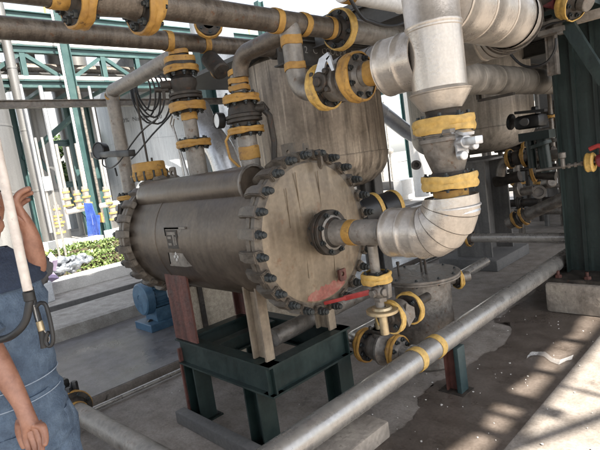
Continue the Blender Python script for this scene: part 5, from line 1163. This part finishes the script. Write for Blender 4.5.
rt = rf_ + FW * .15 - Z * .04; lt = lf_ + FW * .15 - Z * .04
rh0, lh0 = pel + SD * .09 - Z * .06, pel - SD * .09 - Z * .06
J = [pel, sp1, ch, nk, hcen - Z * .09, hcen, hcen + Z * .08, rs, re, rw, ls, le, lw, rh0, rk, rf_, rt, lh0, lk, lf_, lt]
E_ = [(0, 1), (1, 2), (2, 3), (3, 4), (4, 5), (5, 6), (2, 7), (7, 8), (8, 9), (2, 10), (10, 11), (11, 12), (0, 13), (13, 14), (14, 15), (15, 16), (0, 17), (17, 18), (18, 19), (19, 20)]
rad = [.10, .10, .10, .055, .065, .088, .07, .047, .045, .029, .046, .043, .030, .07, .05, .04, .035, .07, .05, .04, .035]
def add_hand(wi, pd, ac, curl, thumb, k=1.):
    """palm and five separate fingers grown from the wrist joint"""
    w = J[wi]; pd = V(pd).normalized(); ac = V(ac).normalized()
    J.append(w + pd * .045 * k); pi = len(J) - 1; rad.append((.030 * k, .019 * k)); E_.append((wi, pi))
    for off, ln in ((-.033, .066), (-.011, .076), (.011, .072), (.032, .058)):
        p = w + pd * (.088 - .25 * abs(off + .005)) * k + ac * off * k; d = pd.copy(); J.append(p.copy()); rad.append(.0125 * k); E_.append((pi, len(J) - 1))
        for s_ in range(3):
            d = Quaternion(ac, curl[s_] * random.uniform(.88, 1.1)) @ d; p = p + d * ln * (.46, .32, .25)[s_] * k; J.append(p.copy()); rad.append((.0100, .0090, .0075)[s_] * k); E_.append((len(J) - 2, len(J) - 1))
    prev = pi
    for j, p in enumerate(thumb): J.append(V(p)); rad.append((.014, .0125, .011, .0085)[j] * k); E_.append((prev, len(J) - 1)); prev = len(J) - 1
hd_ = (at(37, 438, d=1.485) - rw)
add_hand(9, hd_, IR * .80 + Z * .42 + IK * .1, (-.12, -.3, -.3), [at(*p, d=1.53) for p in ((20, 420), (19, 431), (22, 441), (25, 449))], 1.1)
hu = at(16, 209, d=1.68) - lw
add_hand(12, hu, IK * .62 + IR * .45 + Z * .62, (-1.15, -.75, -.35), [at(*p, d=1.67) for p in ((20, 219), (15, 214), (11, 208), (9, 203))], 1.15)
body = skin('body', 'skin', man, J, E_, rad, 2, 0)
def loft(name, m, rings, k=40, wr=.004, label=None, cap=True):
    """rings = [(centre, axis_a, ra, axis_b, rb)] joined into one cloth surface with soft folds"""
    b = MB()
    for ri, (c, a_, ra, b_, rb) in enumerate(rings):
        for i in range(k):
            t = 2 * PI * i / k; w = 1 + wr / ra * (math.sin(5 * t + ri * .9) + .8 * math.sin(9 * t - ri * 1.7) + .9 * math.sin(2.2 * ri + 2 * t)); b.v.append(V(c) + (V(a_) * ra * math.cos(t) + V(b_) * rb * math.sin(t)) * w)
    for j in range(len(rings) - 1):
        for i in range(k): b.f.append((j * k + i, j * k + (i + 1) % k, (j + 1) * k + (i + 1) % k, (j + 1) * k + i))
    if cap: b.f += [tuple(range(k - 1, -1, -1)), tuple((len(rings) - 1) * k + i for i in range(k))]
    return part(b, name, m, man, label=label, ang=60)
def tring(p0, p1, t, r):
    d = (p1 - p0).normalized(); a_ = d.orthogonal().normalized(); return (p0.lerp(p1, t), a_, r, d.cross(a_), r)
def sm(pts, n=4):
    out = []
    for i in range(len(pts) - 1):
        for k in range(n):
            t = k / n; t = t * t * (3 - 2 * t) if False else t; out.append(tuple(pts[i][q] * (1 - t) + pts[i + 1][q] * t for q in range(3)))
    return out + [pts[-1]]
prof = sm([(.90, .172, .148), (.98, .162, .138), (1.02, .165, .140), (1.12, .170, .142), (1.28, .188, .142), (1.38, .185, .128), (1.43, .13, .10), (1.47, .075, .07)])
loft('coverall_top', 'denim', [(B0 + Z * z_, SD, a_, FW, b_) for z_, a_, b_ in prof], label='blue denim top')
loft('trousers', 'denim', [(B0 + Z * z_, SD, a_, FW, b_) for z_, a_, b_ in sm([(.97, .166, .142), (.90, .178, .152), (.82, .185, .155), (.76, .18, .15)])], label='blue denim trousers')
for sg_, hp_, kn_, ft_ in ((1, rh0, rk, rf_), (-1, lh0, lk, lf_)):
    hp_ = hp_ - Z * .02
    loft('trouser_leg', 'denim', [(hp_.lerp(kn_, t), SD, .098 - .02 * t, FW, .125 - .035 * t) for t in (0, .2, .4, .6, .8, 1)] + [(kn_.lerp(ft_, t), SD, .078 - .005 * t, FW, .09 - .005 * t) for t in (.2, .4, .6, .8, .95)], wr=.006)
loft('sleeve', 'denim', [tring(rs - SD * .03, re, t, .088 - .028 * t) for t in (0, .12, .25, .4, .55, .7, .85, .97)], wr=.005, label='pale blue near sleeve')
loft('sleeve', 'grey_cloth', [tring(ls, le, t, .078 - .022 * t) for t in (0, .15, .3, .45, .6, .75, .9, 1.0)], wr=.005, label='dark grey far sleeve')
loft('yoke', 'navy', [(B0 + Z * z_, SD, a_ + .014, FW, b_ + .014) for z_, a_, b_ in sm([(1.335, .187, .136), (1.38, .185, .128), (1.43, .13, .10), (1.47, .078, .073)])], label='navy shoulder yoke', cap=False)
for zz in (.955, 1.015):
    b = MB(); k = 60; a_, c_ = (.166, .141) if zz < 1 else (.166, .141)
    b.tube([B0 + Z * zz + SD * (a_ + .004) * math.sin(2 * PI * i / k) + FW * (c_ + .004) * math.cos(2 * PI * i / k) for i in range(k + 1)], .0018, 6, caps=False); part(b, 'stitching', 'thread', man)
b = MB(); d_ = (re - rs).normalized(); b.lathe(rs - SD * .03 + d_ * .035, d_, [(0, .084), (0, .091), (.03, .090), (.03, .083)], 28); part(b, 'reflective_band', 'hi_vis', man)
b = MB()
for i in range(13):
    a = R(-70 + 105 * i / 12); q_ = B0 + SD * .214 * math.cos(a) + FW * .166 * math.sin(a); b.v += [q_ + Z * (1.335 + .001 * i), q_ + Z * (1.365 + .001 * i)]
b.f = [(2 * i, 2 * i + 2, 2 * i + 3, 2 * i + 1) for i in range(12)]; part(b, 'reflective_band', 'hi_vis', man)
for p, sr in ((rf_, 1), (lf_, -1)):
    b = MB(); b.tube([p - FW * .05 - Z * .03, p + FW * .04 - Z * .035, p + FW * .14 - Z * .045, p + FW * .21 - Z * .05], [.055, .055, .048, .036], 14); part(b, 'shoe', 'black', man)
b = MB(); b.ball(hcen, .1, 24, (.84, .84, 1.15)); b.tube([hcen + FW * .075 + Z * .02, hcen + FW * .100 - Z * .018, hcen + FW * .08 - Z * .03], [.010, .016, .011], 10); b.ball(hcen + FW * .045 - Z * .075, .046, 14, (1, 1, .8)); part(b, 'face', 'skin', man)
for sg_ in (1, -1):
    b = MB(); b.ball(hcen + SD * sg_ * .085 - FW * .01, .03, 12, (.5, .5, 1.1)); part(b, 'ear', 'skin', man)
    b = MB(); b.ball(hcen + SD * sg_ * .032 + FW * .069 + Z * .012, .0105, 12, (1, 1, .6)); ey = part(b, 'eye', 'white_paint', man); b = MB(); b.ball(hcen + SD * sg_ * .032 + FW * .0765 + Z * .012, .0052, 10); part(b, 'iris', 'hair', ey)
    b = MB(); b.beam(hcen + SD * sg_ * .018 + FW * .083 + Z * .032, hcen + SD * sg_ * .05 + FW * .070 + Z * .034, .006, .006); part(b, 'eyebrow', 'hair', man)
b = MB(); b.beam(hcen + SD * .022 + FW * .081 - Z * .052, hcen - SD * .022 + FW * .081 - Z * .052, .006, .008); part(b, 'mouth', 'red_oxide', man)
b = MB(); b.ball(hcen - FW * .022 + Z * .03, .107, 24, (.86, .86, 1.03)); part(b, 'hair', 'hair', man)
b = MB(); b.cyl(at(7, 200, d=1.67), at(18, 200, d=1.67), .004, n=8); thing(b, 'stick', 'wood_stick', 'small orange brown stick held in the raised hand', 'stick')
# pocket flap
fp = [at(*p, d=1.50) for p in ((9, 287), (22, 288), (24, 294), (17, 299), (11, 295))]
# white pole with black hose and hook
po = root('white_pole', 'slim white pole slanting in front of the worker with black end', 'pole', at(28, 292, d=1.40))
b = MB(); p1 = at(28, 291, d=1.42); p0 = at(-22, 60, d=1.42); b.cyl(p0, p1, .0135, n=24, bev=.002); part(b, 'tube', 'pole_white', po)
b = MB(); b.cyl(p1, p1 - Z * .03, .016, n=20, bev=.003); part(b, 'end_cap', 'black', po)
ho = root('black_hose', 'black rubber hose curving down across the denim coverall', 'hose', at(28, 300, d=1.42))
b = MB(); b.tube([p1 - Z * .03, at(29, 305, d=1.42), at(26, 320, d=1.42), at(17, 332, d=1.42), at(4, 339, d=1.44), at(-14, 340, d=1.5)], .011, 14, smooth=5); part(b, 'tube', 'black', ho)
hk = root('snap_hook', 'black steel snap hook with strap hanging beside the worker', 'hook', at(44, 345, d=1.5))
b = MB(); b.tube([at(*p, d=1.5) for p in ((30, 287), (33, 300), (38, 318), (42, 334), (44, 348))], .0095, 10, smooth=4); part(b, 'strap', 'black', hk)
b = MB(); b.tube([at(*p, d=1.48) for p in ((36, 307), (40, 303), (45, 304), (48, 312), (51, 325), (53, 338), (52, 344), (49, 346), (46, 342), (47, 335), (49, 332))], .0062, 10, smooth=4); part(b, 'hook', 'black', hk)
b = MB(); b.cyl(at(39, 321, d=1.485), at(42, 331, d=1.485), .010, n=14, bev=.002); part(b, 'collar', 'brass', hk)
b = MB(); b.tube([at(*p, d=1.49) for p in ((34, 305), (38, 322), (44, 330), (49, 338), (47, 344))], .002, 6, smooth=3); part(b, 'cord', 'galv', hk)
